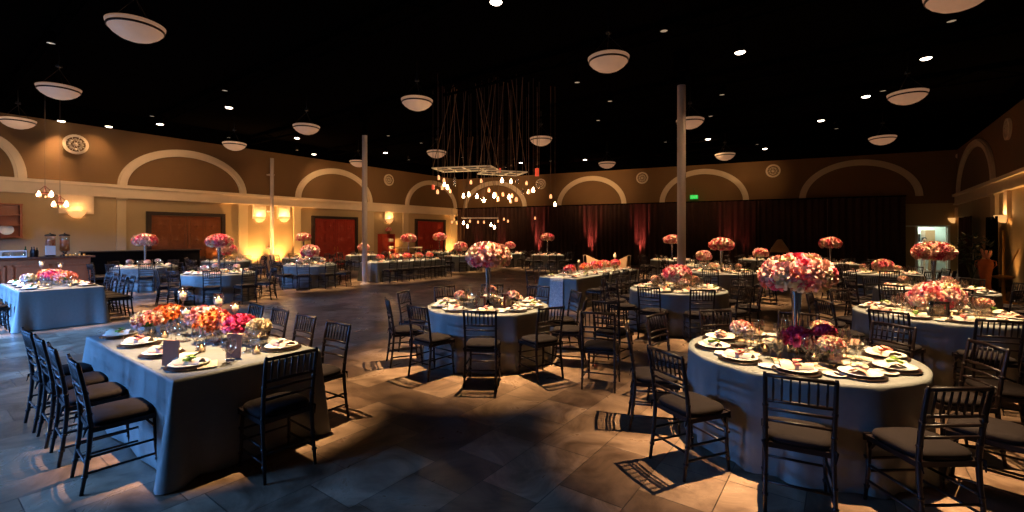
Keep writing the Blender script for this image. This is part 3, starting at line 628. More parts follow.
def rect_cloth(lx, ly, seed):
    rnd = random.Random(seed); rc = .03; out = []; hx, hy = lx/2, ly/2
    def side(p, q, n): return [(p[0]+(q[0]-p[0])*i/n, p[1]+(q[1]-p[1])*i/n) for i in range(n)]
    pts = []
    nx, ny = int(lx/.07), int(ly/.07)
    for (p, q, n, nr) in (((-hx, -hy), (hx, -hy), nx, (0, -1)), ((hx, -hy), (hx, hy), ny, (1, 0)), ((hx, hy), (-hx, hy), nx, (0, 1)), ((-hx, hy), (-hx, -hy), ny, (-1, 0))):
        L = math.dist(p, q)
        for i in range(n):
            s_ = (i+.5)/n*L; pts.append((p[0]+(q[0]-p[0])*(i+.5)/n, p[1]+(q[1]-p[1])*(i+.5)/n, nr[0], nr[1], min(s_, L-s_)))
        a0 = math.atan2(nr[1], nr[0])
        for j in range(1, 6): 
            a = a0+PI/2*j/6; pts.append((q[0], q[1], cos(a), sin(a), -.02))
    n = len(pts); vs = []
    ph = [rnd.uniform(-1, 1) for _ in range(n)]
    for k, z in ((.98, .762), (1, .757)):
        for p in pts: vs.append((p[0]*k, p[1]*k, z))
    for dr in (.02, .06, .15, .28, .42, .58, .70, .752):
        u = dr/.752
        for i, p in enumerate(pts):
            cf = math.exp(-(max(p[4], 0)/.10)**2); fold = sin(i*.62+seed)*.5+sin(i*.23+2*seed)*.5; c2 = math.exp(-((p[4]-.16)/.06)**2)
            off = .004+.012*u+.026*u*fold+.085*u**1.1*cf-.05*u*c2
            vs.append((p[0]+p[2]*off, p[1]+p[3]*off, .76-dr))
    fs = [(r*n+i, (r+1)*n+i, (r+1)*n+(i+1) % n, r*n+(i+1) % n) for r in range(9) for i in range(n)]; fs.append(tuple(range(n)))
    b = MB(); b.add(vs, fs, 0, True); return b.mesh('tablecloth', M['cloth'])
me_rt = MB().lathe([(.001, .755), (1, .755), (1, .735), (.001, .735)], 32).mesh('tabletop', M['darkwood'])
me_ped = MB().lathe([(.3, 0), (.3, .03), (.05, .06), (.045, .70), (.25, .735)], 12).mesh('pedestal', M['steel'])
CLOTHS = {}
HOURS = ['twelve', 'one', 'two', 'three', 'four', 'five', 'six', 'seven', 'eight', 'nine', 'ten', 'eleven']
def hour(phi):                                 # phi 0 = towards the viewer, positive to the right
    return HOURS[int(round(6-math.degrees(phi)/30)) % 12]
def spotlit(x, y, e, size, nick, off=(0, 0), tz=.76):
    pinspot(x+off[0], y+off[1], (x, y, tz), e, math.radians(size), 'ceiling spotlight over the '+nick)
def round_table(nick, X, Y, fl, near=0, off=0.0, nch=10, R=.9, skip=(), e=520, cseed=1, size=44, plates=True):
    """fl: (kind, py of the bouquet's centre, half-width in px)"""
    x, y = W(X, Y); t = link('round_table', None, loc=(x, y, 0), rz=random.uniform(0, 6)); tag(t, nick[0].upper()*0+nick+' under a slate satin cloth', 'table', 'round tables under floor-length cloths')
    key = ('r', cseed % 4, R)
    if key not in CLOTHS: CLOTHS[key] = round_cloth(R, cseed)
    link('tablecloth', CLOTHS[key], t)
    if near: link('tabletop', me_rt, t, scale=(R*.98, R*.98, 1), loc=(0, 0, -.002)); link('pedestal', me_ped, t)
    kind, py, hw = fl; zc = ZP(py, Y); fac = math.sqrt(1+(X/Y)**2); rx = hw/FPX*Y/fac
    fx, fy = W(X, Y)
    if kind == 'tall': arrangement(fx, fy, ZT, zc, rx, rx*.62, 'tall pink rose dome, centre of the '+nick, near >= 2, True, cseed, n=99)
    else: arrangement(fx, fy, ZT, zc, rx, rx*.72, 'low pink rose bouquet on the '+nick, near >= 2, False, cseed, n=70)
    rnd = random.Random(cseed*7+1)
    for k in range(nch):
        phi = math.radians(off+360/nch*k); hr = hour(phi)
        phi = (phi+PI) % (2*PI)-PI; rr = R+.27+rnd.uniform(-.03, .05)
        if k not in skip:
            cx, cy = W(X+rr*sin(phi), Y-rr*cos(phi)); chair(cx, cy, phi+TH+rnd.uniform(-.08, .08), 'dark chiavari chair at %s o\'clock of the %s' % (hr, nick), 'chairs around the '+nick, near >= 1)
        if not plates: continue
        px_, py_ = W(X+(R-.21)*sin(phi), Y-(R-.21)*cos(phi)); rz = phi+TH; at_ = ' at %s o\'clock on the %s' % (hr, nick)
        if near:
            o = link('charger_plate', me_charger, loc=(px_, py_, ZT), rz=rz); tag(o, 'dark charger plate'+at_, 'plate', 'charger plates on the '+nick)
            o = link('dinner_plate', me_plate, loc=(px_, py_, ZT+.0125), rz=rz); tag(o, 'white dinner plate'+at_, 'plate', 'dinner plates on the '+nick)
            o = link('napkin', me_nap[k % 3], loc=(px_, py_, ZT+.026), rz=rz+rnd.uniform(-.3, .3)+.4); tag(o, 'folded napkin'+at_, 'napkin', 'napkins on the '+nick)
            for (dr, da, me, nm, lb) in ((.47, .17, me_wine, 'wine_glass', 'stemmed wine glass'), (.44, .34, me_water, 'water_goblet', 'clear water goblet'), (.53, .30, me_flute, 'champagne_flute', 'slim champagne flute')):
                if nm == 'champagne_flute' and near < 2: continue
                gx, gy = W(X+(R-dr)*sin(phi+da), Y-(R-dr)*cos(phi+da)); o = link(nm, me, loc=(gx, gy, ZT)); tag(o, lb+at_, 'glass', nm.replace('_', ' ')+'s on the '+nick)
            gx, gy = W(X+(R-.20)*sin(phi-.27), Y-(R-.20)*cos(phi-.27)); o = link('bread_plate', me_plate, loc=(gx, gy, ZT), rz=rz, scale=(.55, .55, .7)); tag(o, 'bread plate'+at_, 'plate', 'bread plates on the '+nick)
            if True:
                gx, gy = W(X+(R-.45)*sin(phi-.22), Y-(R-.45)*cos(phi-.22)); o = link('menu_card', me_card, loc=(gx, gy, ZT), rz=rz+rnd.uniform(-.5, .5)); tag(o, 'cream menu card'+at_, 'card', 'menu cards on the '+nick)
        else:
            o = link('dinner_plate', me_plate_far, loc=(px_, py_, ZT), rz=rz); tag(o, 'white dinner plate'+at_, 'plate', 'dinner plates on the '+nick)
            o = link('napkin', me_nap[(k+cseed) % 3], loc=(px_, py_, ZT+.012), rz=rz+.4); tag(o, 'folded napkin'+at_, 'napkin', 'napkins on the '+nick)
            gx, gy = W(X+(R-.45)*sin(phi+.2), Y-(R-.45)*cos(phi+.2)); o = link('water_goblet', me_water, loc=(gx, gy, ZT)); tag(o, 'clear water goblet'+at_, 'glass', 'water goblets on the '+nick)
    for k in range(3 if near else 0):
        phi = 2*PI*k/3+1.1+cseed; gx, gy = W(X+.44*sin(phi), Y-.44*cos(phi)); posy(gx, gy, ZT, .075, None, 'small posy at %s o\'clock on the %s' % (hour(phi), nick), cseed*3+k, 'small posies on the '+nick, False)
    for k in range(4 if near else 2):
        phi = 2*PI*k/(4 if near else 2)+.5+cseed; gx, gy = W(X+.27*sin(phi), Y-.27*cos(phi)); votive(gx, gy, 'votive candle at %s o\'clock by the flowers, %s' % (hour(phi), nick), 'votives on the '+nick)
    spotlit(x, y, e, size, nick, off=(rnd.uniform(-.3, .3), rnd.uniform(-.3, .3)))
    return (X, Y, x, y)

T_ = 'tall-flower table '
L_ = 'low-flower table '
round_table('near round table with the biggest rose dome', 2.53, 4.05, ('tall', 275, 34.5), 2, -32, e=620, cseed=1, R=.89)
round_table('middle round table with the tall rose dome', -.36, 6.84, ('tall', 257, 20), 2, 0, e=620, cseed=2)
round_table('round table just before the thick column', 3.25, 8.94, ('low', 275, 13.5), 2, -4, cseed=3, e=560)
round_table('round table against the amber side wall', 5.69, 6.09, ('low', 297, 26), 2, 12, cseed=4, e=560)
round_table(T_+'before the terracotta urn', 8.15, 8.8, ('tall', 252.5, 20), 1, 5, cseed=5)
round_table(T_+'before the orange carved door', -12.5, 15.5, ('tall', 240.5, 12), 1, 4, cseed=6)
round_table(T_+'beside the wall pipe', -8.24, 12.8, ('tall', 241.5, 12), 1, -10, cseed=7)
round_table(L_+'by the amber floor glow', -11.9, 19.0, ('low', 250, 9), 0, 0, cseed=8)
round_table(L_+'before the red carved door', -7.32, 16.5, ('low', 251.5, 8.5), 1, 15, cseed=9)
round_table(T_+'between pipe and red door', -10.0, 21.8, ('tall', 237.5, 7), 0, 9, cseed=10)
round_table(L_+'beyond the slim column', -8.0, 24.5, ('low', 247.5, 5), 0, 3, cseed=11)
round_table(T_+'before the small console', -5.6, 24.6, ('tall', 238.5, 7), 0, 20, cseed=12)
round_table(T_+'before the third carved door', -4.62, 29.0, ('tall', 237, 6), 0, 5, cseed=13)
round_table(L_+'at the curtain corner', -2.7, 24.0, ('low', 247, 6), 0, 12, cseed=14)
round_table(L_+'at the first curtain panel', -.12, 27.2, ('low', 245.5, 4.5), 0, 0, cseed=15)
round_table(T_+'at the rose-lit curtain', 1.95, 25.0, ('tall', 237.5, 6), 0, 7, cseed=16)
round_table(T_+'beyond the thick column', 7.0, 19.9, ('tall', 240, 7.5), 0, 3, cseed=17)
round_table(L_+'beside the thick column', 6.75, 16.0, ('low', 256, 7), 0, 16, cseed=18)
round_table(T_+'right of the thick column', 6.08, 13.2, ('tall', 245, 11), 1, 0, cseed=19)
round_table(L_+'beside the cone-shaded lamp', 11.1, 20.3, ('low', 253.5, 7), 0, 8, cseed=20)
round_table(T_+'alone before the black curtain', 12.1, 17.3, ('tall', 243.5, 10.5), 0, 11, cseed=21)
round_table(L_+'before the kitchen doorway', 10.35, 12.7, ('low', 266, 10), 1, 2, cseed=22)

# rectangular tables; centre in room axes
me_cs = MB().lathe([(.001, 0), (.05, .0), (.045, .012), (.008, .03), (.006, .12), (.016, .14), (.006, .16), (.007, .30), (.03, .32), (.045, .36), (.045, .42), (.04, .42), (.04, .36), (.001, .33)], 16).mesh('glass_candlestick', M['glass'])
me_cs2 = MB().lathe([(.001, .375), (.03, .375), (.03, .34)], 10).mesh('stick_candle', M['wax']); me_cs3 = MB().lathe([(.001, .40), (.007, .39), (.008, .38), (.003, .375)], 8).mesh('stick_flame', M['flame'])
def candlestick(x, y, z, s_, label, group):
    t = link('glass_candlestick', None, loc=(x, y, z), scale=(1, 1, s_)); tag(t, label, 'candlestick', group); link('stem', me_cs, t); link('candle', me_cs2, t); link('flame', me_cs3, t)
def rect_table(nick, cx, cy, lx, ly, near, chairs, seed, spots, parts=True, posies=None, sticks=None, e=560, runner=True, size=38, shift=(0, 0)):
    """long axis along x if lx>ly, else along y"""
    t = link('long_table', None, loc=(cx, cy, 0)); tag(t, nick+' under a floor-length slate cloth', 'table')
    link('tablecloth', rect_cloth(lx, ly, seed), t)
    b = MB(); b.box((0, 0, .74), (lx-.04, ly-.04, .03)); link('tabletop', b.mesh('long_tabletop', M['darkwood']), t)
    for sx in (-1, 1):
        for sy in (-1, 1): b = MB(); b.tube([(sx*(lx/2-.15), sy*(ly/2-.15), 0), (sx*(lx/2-.15), sy*(ly/2-.15), .73)], .02, 8); link('leg', b.mesh('table_leg', M['steel']), t)
    al_x = lx > ly; L, Wd = (lx, ly) if al_x else (ly, lx)
    if runner:
        b = MB(); pr = [(-L/2-.05, .03), (-L/2-.045, .3), (-L/2-.03, .6), (-L/2-.014, .75), (-L/2, .768), (L/2, .768), (L/2+.014, .75), (L/2+.03, .6), (L/2+.045, .3), (L/2+.05, .03)]; hw = .19; vs = []
        for (s_, z) in pr:
            for q in range(7):
                v = -hw+2*hw*q/6; bend = .012*sin(q*2.1) if z < .7 else 0; ss = s_+math.copysign(.012+abs(bend), s_); vs.append((ss, v, z) if al_x else (v, ss, z))
        b.add(vs, [(i*7+q, i*7+q+1, (i+1)*7+q+1, (i+1)*7+q) for i in range(len(pr)-1) for q in range(6)], 0, True); link('runner', b.mesh('table_runner', M['cream']), t)['label'] = 'pale patterned runner hanging at both ends'
    rnd = random.Random(seed)
    for (x, y, rz, wh) in chairs: chair(x, y, rz+rnd.uniform(-.05, .05), 'dark chair, '+wh+' '+nick, 'chairs around the '+nick, near)
    n = int(L/.58); i0 = 0
    for sd, sn in ((-1, 'near'), (1, 'far')):
        for k in range(n):
            s_ = -L/2+L*(k+.5)/n; v = sd*(Wd/2-.2); x, y = (cx+s_, cy+v) if al_x else (cx+v, cy+s_); rz = (0 if sd < 0 else PI) if al_x else (-PI/2 if sd < 0 else PI/2)
            od = ['first', 'second', 'third', 'fourth', 'fifth', 'sixth', 'seventh'][k]; 
            sdn = ({-1: 'front', 1: 'rear'} if al_x else {-1: 'left', 1: 'right'})[sd]
            at_ = ', %s %s place of the %s' % (od, sdn, nick)
            if parts: o = link('charger_plate', me_charger, loc=(x, y, ZT), rz=rz); tag(o, 'dark charger plate'+at_, 'plate', 'charger plates on the '+nick)
            o = link('dinner_plate', me_plate if parts else me_plate_far, loc=(x, y, ZT+(.0125 if parts else 0)), rz=rz); tag(o, 'white dinner plate'+at_, 'plate', 'dinner plates on the '+nick)
            o = link('napkin', me_nap[(k+sd) % 3], loc=(x, y, ZT+(.026 if parts else .012)), rz=rz+rnd.uniform(-.3, .3)+.5); tag(o, 'folded napkin'+at_, 'napkin', 'napkins on the '+nick)
            for (ds, dv, me, nm, lb) in ((.17, -.20, me_wine, 'wine_glass', 'stemmed wine glass'), (.10, -.26, me_water, 'water_goblet', 'clear water goblet')):
                if nm == 'wine_glass' and not parts: continue
                a, bb = s_+ds*-sd, v+sd*dv; gx, gy = (cx+a, cy+bb) if al_x else (cx+bb, cy+a); o = link(nm, me, loc=(gx, gy, ZT+.004)); tag(o, lb+at_, 'glass', nm.replace('_', ' ')+'s on the '+nick)
    for j in range(5 if parts else 0):
        s_ = -L*.38+L*.19*j; v = -.12 if j % 2 else .14; x, y = (cx+s_, cy+v) if al_x else (cx+v, cy+s_); votive(x, y, 'glowing votive, %s along the %s' % (['first', 'second', 'third', 'fourth', 'fifth'][j], nick), 'votives on the '+nick, ZT+.004)
        v = -.27; s_ += .08; x, y = (cx+s_, cy+v) if al_x else (cx+v, cy+s_); o = link('menu_card', me_card, loc=(x, y, ZT+.006+.0005*j), rz=.3*j); tag(o, 'flat cream menu card, %s along the %s' % (['first', 'second', 'third', 'fourth', 'fifth'][j], nick), 'card', 'menu cards on the '+nick)
    for j, (s_, v, r, pal, wh) in enumerate(posies or []): 
        x, y = (cx+s_, cy+v) if al_x else (cx+v, cy+s_); posy(x, y, ZT+.004, r, pal, wh+' posy on the '+nick, seed*10+j, 'flower posies on the '+nick, parts)
    for j, (s_, v, h, wh) in enumerate(sticks or []):
        x, y = (cx+s_, cy+v) if al_x else (cx+v, cy+s_); candlestick(x, y, ZT+.004, h, wh+' glass candlestick on the '+nick, 'glass candlesticks on the '+nick)
    for s_ in spots: x, y = (cx+s_+shift[0], cy+shift[1]) if al_x else (cx, cy+s_); spotlit(x, y, e, size, nick+(' (one end)' if s_ < 0 else ' (other end)' if s_ > 0 else ''))
nA = 'long tulip table'
chA = [(-4.45, 1.03, 0, 'first in front of the'), (-5.12, 1.02, 0, 'second in front of the'), (-5.65, 1.02, 0, 'third in front of the'), (-6.18, 1.01, 0, 'fourth in front of the'),
       (-6.1, 2.52, PI, 'last in line behind the'), (-5.5, 2.52, PI, 'third in line behind the'), (-4.85, 2.48, PI, 'second in line behind the'), (-4.16, 2.44, PI, 'nearest in line behind the'), (-3.62, 1.80, PI/2, 'alone at the dark end of the')]
pT = ['f1', 'f1', 'f2', 'f1']; pO = ['f5', 'f5', 'f3', 'f5']; pM = ['f4', 'f0', 'f4', 'f1']; pR = ['f5', 'f1', 'f5', 'f1']
rect_table(nA, -5.11, 1.765, 2.44, 1.13, True, chA, 31, [0.0], True,
  [(-.80, .02, .14, pO, 'orange, farthest'), (-.35, .20, .15, pT, 'coral tulip, raised'), (.10, .12, .15, pR, 'fiery orange middle'), (.42, .22, .13, pM, 'magenta'), (-.62, -.22, .11, ['f2', 'f3', 'f1'], 'small blush'), (.62, .30, .08, ['f3', 'leaf' and 'f3'], 'little cream')],
  [(-.50, .05, 1.15, 'tallest'), (.30, .08, 1.15, 'second tall'), (.22, .26, .9, 'shorter'), (-.12, -.05, .8, 'small middle')], e=760, runner=False, size=30, shift=(.2, .25))
nB = 'long table beside the bar'
chB = [(-12.75, 2.92, PI, 'first at the far side of the'), (-13.35, 2.92, PI, 'second at the far side of the'), (-13.95, 2.92, PI, 'third at the far side of the'), (-14.55, 2.92, PI, 'fourth at the far side of the'),
       (-12.8, 1.12, 0, 'first at the near side of the'), (-13.4, 1.12, 0, 'second at the near side of the'), (-14.0, 1.12, 0, 'third at the near side of the'), (-14.6, 1.12, 0, 'fourth at the near side of the')]
rect_table(nB, -13.65, 2.02, 2.44, 1.2, True, chB, 32, [0.0], True,
  [(-.7, .05, .15, pO, 'orange, farthest'), (-.25, .1, .16, pR, 'fiery orange middle'), (.2, -.05, .15, pM, 'magenta and rose'), (.55, .15, .16, pR, 'bright orange, nearest'), (.2, -.35, .1, ['f3', 'f2'], 'small cream')],
  [(-.3, -.1, 1.2, 'first tall'), (.15, .12, 1.1, 'second tall')], e=620, runner=False)
nK = 'long table leading to the settee'
chK = [(-6.62, 10.2+.62*k, -PI/2, w_+' on the open-floor side of the') for k, w_ in enumerate(('first', 'second', 'third', 'fourth', 'fifth', 'sixth'))]+[(-4.93, 10.25+.62*k, PI/2, w_+' on the column side of the') for k, w_ in enumerate(('first', 'second', 'third', 'fourth', 'fifth', 'sixth'))]
rect_table(nK, -5.78, 11.85, 1.07, 4.1, True, chK, 33, [-1.0, 1.1], False,
  [(-1.4, 0, .13, ['f3', 'f2'], 'cream, nearest'), (-.6, .05, .14, ['f2', 'f3'], 'blush second'), (.1, 0, .16, pO, 'orange middle'), (.8, -.05, .16, pR, 'coral'), (1.5, 0, .15, ['f3', 'f2', 'f1'], 'cream, farthest')], [(-1.1, .1, 1.0, 'nearest'), (1.2, .1, 1.2, 'farthest')], e=480)
nH = 'long dark table behind the slim column'
hx0, hy0 = PX(372, 17.6)
hx, hy = hx0-.35, hy0+1.95
chH = [(hx+.85, hy-1.5+.6*k, PI/2, w_+' on the near side of the') for k, w_ in enumerate(('first', 'second', 'third', 'fourth', 'fifth', 'sixth'))]
rect_table(nH, hx, hy, 1.07, 3.7, True, chH, 34, [-.9, .9], False,
  [(-1.3, 0, .14, ['f2', 'f3'], 'blush, nearest'), (-.6, .05, .16, pO, 'orange second'), (.1, 0, .16, pR, 'coral middle'), (.8, -.05, .15, ['f2', 'f1'], 'rose'), (1.4, 0, .14, ['f3', 'f2', 'f1'], 'cream, farthest')], [(-.9, .1, 1.0, 'nearest')], e=460)

# two loose chairs on the open floor and two at the right edge
def loose(X, Y, phi, label, near=True): x, y = W(X, Y); chair(x, y, math.radians(phi)+TH, label, None, near)
loose(1.08, 5.5, -20, 'dark chair standing loose on the open floor, nearer of the two')
loose(1.42, 6.35, -40, 'dark chair standing loose on the open floor, farther of the two')
loose(4.25, 3.95, 65, 'dark spindle-back chair turned toward the amber side wall behind the front table')

# table-number frames and extras on the near round tables
def number_frame(X, Y, w_, h_, rz, label, m='rust'):
    x, y = W(X, Y); t = link('number_frame', None, loc=(x, y, ZT), rz=rz+TH); tag(t, label, 'picture frame', 'table number frames')
    b = MB(); 
    for sx in (-1, 1): b.box((sx*w_/2, 0, h_/2), (.03, .025, h_))
    b.box((0, 0, h_-.015), (w_+.03, .025, .03)); b.box((0, 0, .015), (w_+.03, .05, .03)); link('frame', b.mesh('number_frame_rim', M[m]), t)
    b = MB(); b.box((0, .0, h_/2), (w_*.55, .012, h_*.62)); link('card', b.mesh('number_frame_card', M['photo']), t)
number_frame(2.60, 3.80, .13, .20, .1, 'dark frame with a sepia card on the near round table', 'darkwood')
number_frame(5.45, 5.80, .16, .20, -.4, 'dark empty-looking frame on the table against the amber side wall', 'darkwood')
number_frame(-.05, 6.55, .12, .20, .2, 'rusty frame right of the vase on the middle round table'); number_frame(-.45, 6.55, .12, .17, -.2, 'smaller rusty frame in front of the vase on the middle round table')
x, y = W(2.42, 3.85); posy(x, y, ZT, .10, ['f4', 'f0', 'f4'], 'magenta posy at the vase foot on the near round table', 501, None, True, 24)
x, y = W(2.78, 4.05); posy(x, y, ZT, .07, ['f4', 'f0'], 'small magenta posy behind the dark frame on the near round table', 502, None, True, 16)
b = MB(); b.box((0, 0, .105), (.11, .012, .21)); me_sl = b.mesh('leaning_card', M['blush'])
for X, Y, wh in ((-2.72, 3.62, 'taller'), (-2.36, 3.85, 'shorter')):
    x, y = W(X, Y); o = link('standing_menu_card', me_sl, loc=(x, y, ZT+.004), rz=.9); o.rotation_euler = (.12, .1, .9); tag(o, wh+' blush menu card standing among the posies of the long tulip table', 'card', 'standing menu cards')

# ---------------------------------------------------------------- string chandelier
def lattice(name, cx, cy, z, lx, ly, rz, nx, ny, label):
    t = link(name, None, loc=(cx, cy, z), rz=rz); tag(t, label, 'chandelier frame')
    b = MB()
    for i in range(ny+1): b.box((0, -ly/2+ly*i/ny, 0), (lx+.06, .05 if i in (0, ny) else .025, .035))
    for i in range(nx+1): b.box((-lx/2+lx*i/nx, 0, 0), (.05 if i in (0, nx) else .025, ly, .035))
    link('lattice_frame', b.mesh('lattice_frame', M['lattice_glow']), t)
    for sx in (-1, 1):
        for sy in (-1, 1):
            b = MB(); b.tube([(sx*lx/2, sy*ly/2, 0), (sx*lx/2*.4, sy*ly/2*.4, ZCEIL-z)], .012, 5); link('rope', b.mesh('lattice_rope', M['rope']), t)
CY = 14.6
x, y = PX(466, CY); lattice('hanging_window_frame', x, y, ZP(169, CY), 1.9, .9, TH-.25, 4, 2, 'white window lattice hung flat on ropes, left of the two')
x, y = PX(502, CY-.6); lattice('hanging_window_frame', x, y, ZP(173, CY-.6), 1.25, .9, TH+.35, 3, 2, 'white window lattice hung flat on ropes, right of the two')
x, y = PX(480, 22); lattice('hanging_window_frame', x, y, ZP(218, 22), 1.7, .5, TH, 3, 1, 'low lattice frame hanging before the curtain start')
me_bulb = MB().lathe([(.001, -.075), (.03, -.065), (.042, -.03), (.03, .01), (.016, .04), (.014, .06)], 12).mesh('edison_bulb', M['bulb'])
me_jar = MB().lathe([(.001, -.07), (.035, -.07), (.04, -.05), (.04, .02), (.025, .04), (.025, .06)], 12).mesh('amber_jar', M['dimbulb'])
me_jar2 = MB().lathe([(.001, -.09), (.04, -.09), (.045, -.06), (.045, .03), (.03, .05), (.03, .07)], 12).mesh('clear_jar', M['glass'])
me_lan = MB().lathe([(.001, -.13), (.07, -.13), (.07, .11), (.001, .13)], 6, smooth=False).mesh('paper_lantern', M['lantern'])
me_cord = MB().tube([(0, 0, 0), (0, 0, 1)], .006, 5).mesh('pendant_cord', M['cord'])
def hang(px, py, Y, me, label, group, nm='hanging_bulb', light=0, sc=1.0):
    x, y = PX(px, Y); z = ZP(py, Y); t = link(nm, None, loc=(x, y, z)); tag(t, label, 'hanging light', group)
    link('cord', me_cord, t, loc=(0, 0, .05), scale=(1, 1, ZCEIL-z-.06)); link('lamp_glass', me, t, scale=(sc,)*3)
    if light: point('bulb_light', (0, 0, -.12), light, (1, .62, .3), t, .05)
rnd = random.Random(5)
spots_b = [(444.5, 184), (447.5, 187), (463.5, 195.5), (468.8, 194), (477, 196), (484, 200), (494, 195), (502, 180), (511, 181), (509, 196.5), (528.5, 191.5), (533.2, 189.5)]
for i, (px, py) in enumerate(spots_b): hang(px, py, CY+rnd.uniform(-1, 1), me_bulb, 'bright clear bulb hanging on a string among the lattice chandeliers', 'bright string bulbs', light=(34 if i % 3 == 0 else 0), sc=1.15)
hang(555, 204, CY, me_bulb, 'lone bright bulb hanging lowest at the chandelier\'s right edge', None, sc=1.0)
for i in range(26):
    px = rnd.choice([rnd.uniform(434, 460), rnd.uniform(460, 520), rnd.uniform(520, 552)]); py = rnd.uniform(178, 203) if px > 455 else rnd.uniform(176, 192)
    hang(px, py, CY+rnd.uniform(-1.2, 1.2), me_jar if i % 3 else me_jar2, 'small jar hanging on a string among the lattice chandeliers', 'string jars', 'hanging_jar')
hang(537, 172, CY, me_lan, 'red paper lantern hanging at the chandelier\'s upper right', None, 'hanging_lantern')
hang(433, 187, CY, me_lan, 'small red lantern hanging at the chandelier\'s left edge', None, 'hanging_lantern', sc=.6)
hang(500, 170, CY, me_lan, 'small red lantern above the right lattice frame', None, 'hanging_lantern', sc=.5)
for (px, py) in ((463.5, 222.5), (467.5, 226), (491, 224.5), (494.5, 227)): hang(px, py, 22, me_bulb, 'bright bulb hanging low under the far lattice frame', 'low bulbs under the far lattice', light=0, sc=1.3)
for (px, py) in ((452, 222), (470, 221), (478, 222), (484, 222), (498, 221), (504, 219), (508, 221), (535, 218)): hang(px, py, 22+rnd.uniform(-.6, .6), me_jar, 'tiny amber jar hanging low near the far lattice frame', 'low jars near the far lattice', 'hanging_jar')
# loose ropes crossing above
b = MB()
for (p0, p1) in (((453, 96, 14), (464, 168, 14.2)), ((466, 108, 15), (458, 168, 15)), ((523, 92, 13.5), (517, 160, 14)), ((504, 112, 14), (496, 166, 14.4))):
    a = PX(p0[0], p0[2]); c = PX(p1[0], p1[2]); o = link('slack_rope', MB().tube([(a[0], a[1], ZCEIL), (c[0], c[1], ZP(p1[1], p1[2]))], .01, 5).mesh('slack_rope', M['rope'])); tag(o, 'slanting pale rope above the lattice chandeliers', 'rope', 'slanting ropes above the lattices')
# two bulb clusters above the bar
def cluster(px, py, Y, label):
    x, y = PX(px, Y); z = ZP(py, Y); t = link('bulb_cluster_pendant', None, loc=(x, y, z)); tag(t, label, 'hanging light', 'bulb clusters above the bar')
    link('cord', me_cord, t, loc=(0, 0, .1), scale=(1, 1, ZCEIL-z-.11))
    b = MB(); n = 20; b.tube([(.2*cos(2*PI*k/n), .2*sin(2*PI*k/n), 0) for k in range(n+1)], .012, 5)
    for k in range(4): b.tube([(.2*cos(PI/2*k), .2*sin(PI/2*k), 0), (0, 0, .22)], .008, 5)
    link('ring', b.mesh('cluster_ring', M['rust']), t)
    for k in range(2): a = TH+PI*k; link('bulb', me_bulb, t, loc=(.2*cos(a), .2*sin(a), -.02), scale=(1.3,)*3)
    for k in range(5): a = 2*PI*k/5+.4; link('crystal', me_jar, t, loc=(.14*cos(a), .14*sin(a), -.1), scale=(.5,)*3)
    point('cluster_light', (0, 0, -.25), 12, (1, .7, .45), t)
cluster(45, 193, 14.2, 'twin-bulb ring pendant above the bar, left and higher'); cluster(60, 203, 14.4, 'twin-bulb ring pendant above the bar, right and lower')

# ---------------------------------------------------------------- bar and things on it
BX = -19.55; BH = 1.12
t = link('bar_counter', None, loc=(BX-.35, 1.1, 0)); tag(t, 'reddish panelled wooden bar along the door wall', 'bar')
b = MB(); b.box((0, 0, BH/2), (.66, 5.4, BH))
for k in range(6):
    yy = -2.3+k*.92
    for (dy, dz, sy, sz) in ((-.38, 0, .04, .8), (.38, 0, .04, .8), (0, .38, .8, .04), (0, -.38, .8, .04)): b.box((.34, yy+dy, .54+dz), (.03, sy, sz))
    b.box((.335, yy, .54), (.02, .6, .6))
link('body', b.mesh('bar_body', M['bar']), t)
b = MB(); b.box((.02, 0, BH+.025), (.8, 5.6, .05)); link('countertop', b.mesh('bar_countertop', M['bartop']), t)
b = MB(); b.box((.3, 0, .05), (.14, 5.4, .1)); link('plinth', b.mesh('bar_plinth', M['darkwood']), t)
def onbar(px, dx=0.0):                          # a spot on the bar top behind a view column
    X_ = BX-.2+dx; tt = (px-512)/FPX; Y = X_/(tt*cos(TH)-sin(TH)); return X_, Y*(tt*sin(TH)+cos(TH)), BH+.05
t = link('wine_glass_rack', None, loc=onbar(13)); tag(t, 'rack of clear upturned tumblers at the bar\'s left end', 'glass rack')
b = MB(); b.box((0, 0, .02), (.3, .52, .04)); b.box((0, 0, .19), (.3, .52, .02)); [b.tube([(sx*.14, sy*.25, 0), (sx*.14, sy*.25, .2)], .008, 5) for sx in (-1, 1) for sy in (-1, 1)]; link('tray', b.mesh('rack_tray', M['white']), t)
for i in range(6): o = link('tumbler', MB().lathe([(.03, .04), (.036, .17), (.001, .172)], 10).mesh('tumbler', M['glass']), t, loc=(.1, -.21+.084*i, 0))
def bottle(px, h, m, label, dx=0):
    o = link('bottle', MB().lathe([(.001, 0), (.037, 0), (.038, h*.55), (.03, h*.68), (.013, h*.78), (.013, h*.97), (.016, h), (.001, h)], 12).mesh('bottle', M[m]), loc=onbar(px, dx)); tag(o, label, 'bottle', 'bottles on the bar')
bottle(25.5, .32, 'green', 'slim green bottle just right of the tumbler rack'); bottle(31.5, .30, 'darkwood', 'dark squat bottle beside the slim green bottle'); bottle(34, .31, 'darkwood', 'second dark bottle left of the white sign', .06); bottle(37, .28, 'darkwood', 'third dark bottle nearest the white sign')
t = link('bar_sign', None, loc=onbar(50.5, .1), rz=PI/2+.3); tag(t, 'small blank-looking white sign on a stand on the bar', 'sign'); b = MB(); b.box((0, 0, .19), (.24, .015, .28)); link('board', b.mesh('sign_board', M['white']), t); b = MB(); b.box((0, .03, .02), (.2, .1, .04)); link('foot', b.mesh('sign_foot', M['darkwood']), t)
